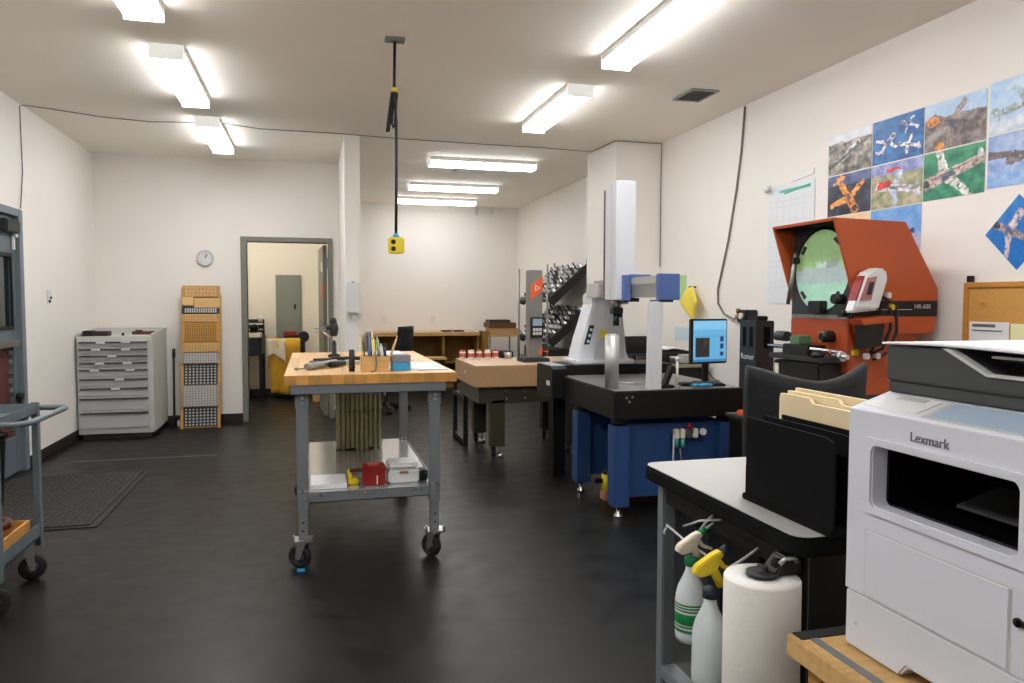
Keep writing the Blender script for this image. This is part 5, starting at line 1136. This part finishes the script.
t = thing('paper_towel_roll', 'white paper towel roll standing upright in the black holder', 'paper towels', (.938, 1.41, .516)); O = t.location
part('roll', MB(O).lathe([(.022, .516), (.078, .516), (.081, .52), (.081, .793), (.078, .798), (.022, .798), (.022, .516)], (.938, 1.41, 0), 48), 'towel', t)
part('core', MB(O).lathe([(.018, .517), (.022, .517), (.022, .7985), (.018, .7985), (.018, .517)], (.938, 1.41, 0), 24), 'cardboard', t)
# file sorter with folders
t = thing('file_sorter', 'black upright file sorter on the pale table', 'file sorter', (1.2, 1.52, .894)); O = t.location
def panel(x, z1, y0=1.335, y1=1.665): return MB(O).prism([(y0, .90), (y1, .90), (y1, z1), (y0+.03, z1-.0), (y0+.008, z1-.008), (y0, z1-.03)], 'x', x, x+.006)
part('front_panel', panel(1.055, 1.103), 'black_matte', t)
for x in (1.105, 1.155, 1.24, 1.29): part('divider', panel(x, 1.105), 'black_matte', t)
part('base', MB(O).box(1.048, 1.3, 1.33, 1.672, .894, .91), 'black_matte', t, .003)
part('end_wall', MB(O).box(1.055, 1.296, 1.66, 1.666, .91, .98), 'black_matte', t)
def folder(y0, y1, z0, z1, tab): return [(y0, z0), (y1, z0), (y1, z1-.012), (y1-.004, z1), (tab, z1), (tab-.012, z1-.012), (y0, z1-.012)]
for i, (x, tab, lab) in enumerate(((1.172, 1.58, 'manila folder with a tab at its far end in the file sorter'), (1.19, 1.5, 'manila folder with a middle tab in the file sorter'), (1.208, 1.42, 'manila folder with a near tab in the file sorter'))):
    solo('manila_folder', MB().prism(folder(1.35, 1.70-.006*i, .912, 1.156+.007*i, tab), 'x', x, x+.01), 'folder', lab, 'folder', 'manila folders in the file sorter')
# mesh task chair
t = thing('task_chair', 'black mesh task chair behind the pale table', 'chair', (1.802, 2.735, 0), .02)
star_base(t, .3, rot=.3)
part('gas_column', MB().cyl((0, 0, .08), (0, 0, .44), .026), 'black', t)
part('seat', MB().box(-.25, .25, -.22, .26, .44, .51), 'mesh_fabric', t, .035)
part('back_spine', MB().box(-.03, .03, -.31, -.2, .42, .8), 'black', t, .01)
def back(u, v):
    x = (u-.5)*2; w = .255-.02*(1-v)**2-.05*max(0, .3-v)
    topz = 1.088+.062*abs(x)**1.6
    return (x*w, -.33+.075*x*x-.03*v, .6+(topz-.6)*v)
bk = part('backrest', MB().sheet(back, 20, 14, .03), 'mesh_fabric', t)
part('back_frame', MB().tube([Vector(back(0, v/8))+Vector((0, 0, 0)) for v in range(9)]+[Vector(back(u/14, 1)) for u in range(1, 15)]+[Vector(back(1, 1-v/8)) for v in range(1, 9)], .014, 8), 'charcoal', bk)
for s in (-1, 1): part('armrest', MB().box(s*.29-.03, s*.29+.03, -.12, .14, .66, .69).box(s*.29-.015, s*.29+.015, -.02, .02, .47, .66).box(min(s*.29, s*.2), max(s*.29, s*.2), -.02, .02, .455, .475), 'black', t, .006)
# wooden printer stand
t = thing('printer_stand', 'wooden stand with a grey inlaid strip under the printer', 'stand', (1.25, .85, 0)); O = t.location
sx0, sx1, sy0, sy1, sz = .905, 1.62, .42, 1.262, .737
part('stand_top', MB(O).box(sx0, sx1, sy0, sy1, sz-.03, sz), 'pine', t, .003)
part('edge_rail', MB(O).box(sx0-.008, sx0, sy0, sy1, sz-.04, sz+.002), 'pine', t, .002)
part('inlay_strip', MB(O).box(sx0+.022, sx0+.04, sy0, sy1-.03, sz, sz+.0015), 'grey_paint', t)
part('far_strip', MB(O).box(sx0+.005, sx1, sy1-.03, sy1, sz, sz+.003), 'charcoal', t)
for x in (sx0+.015, sx1-.06):
    for y in (sy0+.02, sy1-.08): part('leg', MB(O).box(x, x+.045, y, y+.045, 0, sz-.03), 'maple_end', t, .003)
part('side_rail', MB(O).box(sx0+.02, sx0+.04, sy0+.065, sy1-.08, .56, .62), 'maple_end', t)
part('lower_shelf', MB(O).box(sx0+.06, sx1-.06, sy0+.05, sy1-.05, .2, .22), 'charcoal', t)
# printer
t = thing('laser_printer', 'large white office printer with dark scanner lid and touch panel', 'printer', (1.2, .97, sz)); O = t.location
X0, X1, Ya, Yb, Zb, Zm, Zt_ = .98, 1.45, .735, 1.2, .741, .85, 1.19
tray = part('paper_tray', MB(O).prism([(Yb, Zb), (Yb, Zm-.0015), (Ya, Zm-.0015), (Ya, Zb), (.85, Zb), (.86, Zb+.022), (1.045, Zb+.022), (1.062, Zb)], 'x', X0, X1), 'printer_white', t, .004)
part('tray_dot', MB(O).cyl((X0-.001, 1.17, .79), (X0+.001, 1.17, .79), .004, n=8), 'cab_grey', tray)
def holed(mb, x0, x1, y0, y1, z0, z1, hy0, hy1, hz0, hz1, r, n=6):
    """slab facing -x with a rounded opening"""
    inn = rounded(hy0, hy1, hz0, hz1, r, n); cy, cz = (hy0+hy1)/2, (hz0+hz1)/2; out = []
    for (y, z) in inn:
        fy = (y-cy)/((hy1-hy0)/2); fz = (z-cz)/((hz1-hz0)/2); k = max(abs(fy), abs(fz)); fy /= k; fz /= k
        out.append((cy+(fy*(y1-cy) if fy > 0 else fy*(cy-y0)), cz+(fz*(z1-cz) if fz > 0 else fz*(cz-z0))))
    N = len(inn)
    for c in ((y0, z0), (y0, z1), (y1, z0), (y1, z1)):
        j = min(range(N), key=lambda i: (out[i][0]-c[0])**2+(out[i][1]-c[1])**2); out[j] = c
    V = [(x0, *q) for q in inn]+[(x0, *q) for q in out]+[(x1, *q) for q in inn]+[(x1, *q) for q in out]
    Fs = []
    for i in range(N):
        j = (i+1) % N
        Fs += [(i, j, N+j, N+i), (2*N+i, 3*N+i, 3*N+j, 2*N+j), (i, 2*N+i, 2*N+j, j), (N+i, N+j, 3*N+j, 3*N+i)]
    return mb.add(V, Fs)
g = MB(O); g.box(X0+.26, X1, Ya, Yb, Zm, Zt_).box(X0+.03, X0+.26, 1.142, Yb, Zm, Zt_).box(X0+.03, X0+.26, Ya, .836, Zm, Zt_).box(X0+.03, X0+.26, .836, 1.142, Zm, 1.018).box(X0+.03, X0+.26, .836, 1.142, 1.136, Zt_)
holed(g, X0, X0+.03, Ya, Yb, Zm, Zt_, .842, 1.136, 1.022, 1.132, .014)
bd = part('body', g, 'printer_white', t)
holed_rim = holed(MB(O), X0-.005, X0, .828, 1.15, 1.008, 1.146, .8395, 1.1385, 1.0195, 1.1345, .016)
part('bay_rim', holed_rim, 'printer_white', bd)
part('bay_lining', MB(O).box(X0+.255, X0+.26, .842, 1.136, 1.022, 1.132).box(X0+.031, X0+.255, .842, 1.136, 1.022, 1.026).box(X0+.031, X0+.255, .842, .846, 1.026, 1.132).box(X0+.031, X0+.255, 1.132, 1.136, 1.026, 1.132).box(X0+.031, X0+.255, .846, 1.132, 1.128, 1.132), 'black_gloss', bd)
part('bay_flap', MB(O).prism([(X0+.07, 1.045), (X0+.16, 1.07), (X0+.16, 1.075), (X0+.07, 1.05)], 'y', .87, 1.02), 'charcoal', bd)
part('front_door', MB(O).box(X0-.003, X0, .853, 1.147, .853, .974), 'printer_white', bd, .001)
part('door_gap', MB(O).box(X0-.0008, X0, .85, 1.15, .852, .9765), 'cab_grey', bd)
part('lock', MB(O).cyl((X0-.004, .838, .93), (X0, .838, .93), .007, n=10).box(X0-.004, X0, .82, .838, .926, .934), 'black', bd)
text('lettering', 'Lexmark', .023, frame_mw((X0-.001-O.x, 1.01-O.y, 1.163-O.z), (0, -1, 0), (0, 0, 1)), 'text_dark', bd)
cp = part('control_panel', MB(O).prism([(X0, Zt_), (X1, Zt_), (X1, 1.222), (X0+.09, 1.222), (X0+.008, 1.196), (X0, 1.192)], 'y', Ya, Yb), 'printer_white', t, .003)
def slope(x): return 1.196+(x-X0-.008)/(.082)*.026
def on_slope(y0, y1, xa, xb, h): return MB(O).prism([(xa, slope(xa)-.002), (xb, slope(xb)-.002), (xb, slope(xb)+h), (xa, slope(xa)+h)], 'y', y0, y1)
part('touch_screen', on_slope(.80, 1.03, X0+.016, X0+.074, .002), 'print_glass', cp)
part('screen_bezel', on_slope(.79, 1.042, X0+.012, X0+.078, .001), 'cab_grey', cp)
part('key_panel', on_slope(1.06, 1.185, X0+.018, X0+.075, .0015), 'paper', cp)
part('key_print', on_slope(1.085, 1.15, X0+.058, X0+.072, .0025), 'cab_grey', cp)
sb = part('scanner_base', MB(O).box(X0+.08, X1, Ya, Yb-.004, 1.222, 1.245), 'printer_dark', t, .003)
part('scanner_lid', MB(O).prism([(1.194, 1.245), (1.194, 1.305), (1.19, 1.31), (1.05, 1.31), (.97, 1.272), (.735, 1.272), (.735, 1.245)], 'x', X0+.073, X1), 'printer_dark', t, .003)
part('feeder_trim', MB(O).prism([(1.06, 1.312), (1.045, 1.312), (.968, 1.276), (.735, 1.276), (.735, 1.271), (.97, 1.271)], 'x', X0+.069, X0+.083), 'cab_grey', t)
part('feeder_tray', MB(O).prism([(1.0, 1.292), (.735, 1.292), (.735, 1.298), (1.0, 1.298)], 'x', X0+.13, X1-.05), 'black', t)
part('feeder_guide', MB(O).prism([(.99, 1.299), (.84, 1.299), (.82, 1.29), (.83, 1.302), (.99, 1.303)], 'x', X0+.1, X0+.115), 'cab_grey', t)
solo('paper_sheets', MB().sheet(lambda u, v: (X0+.068+.36*u, 1.2-.46*v, 1.314+.003*math.sin(v*5)), 8, 12, .004), 'paper', 'white sheets of paper lying on the printer scanner lid', 'paper')
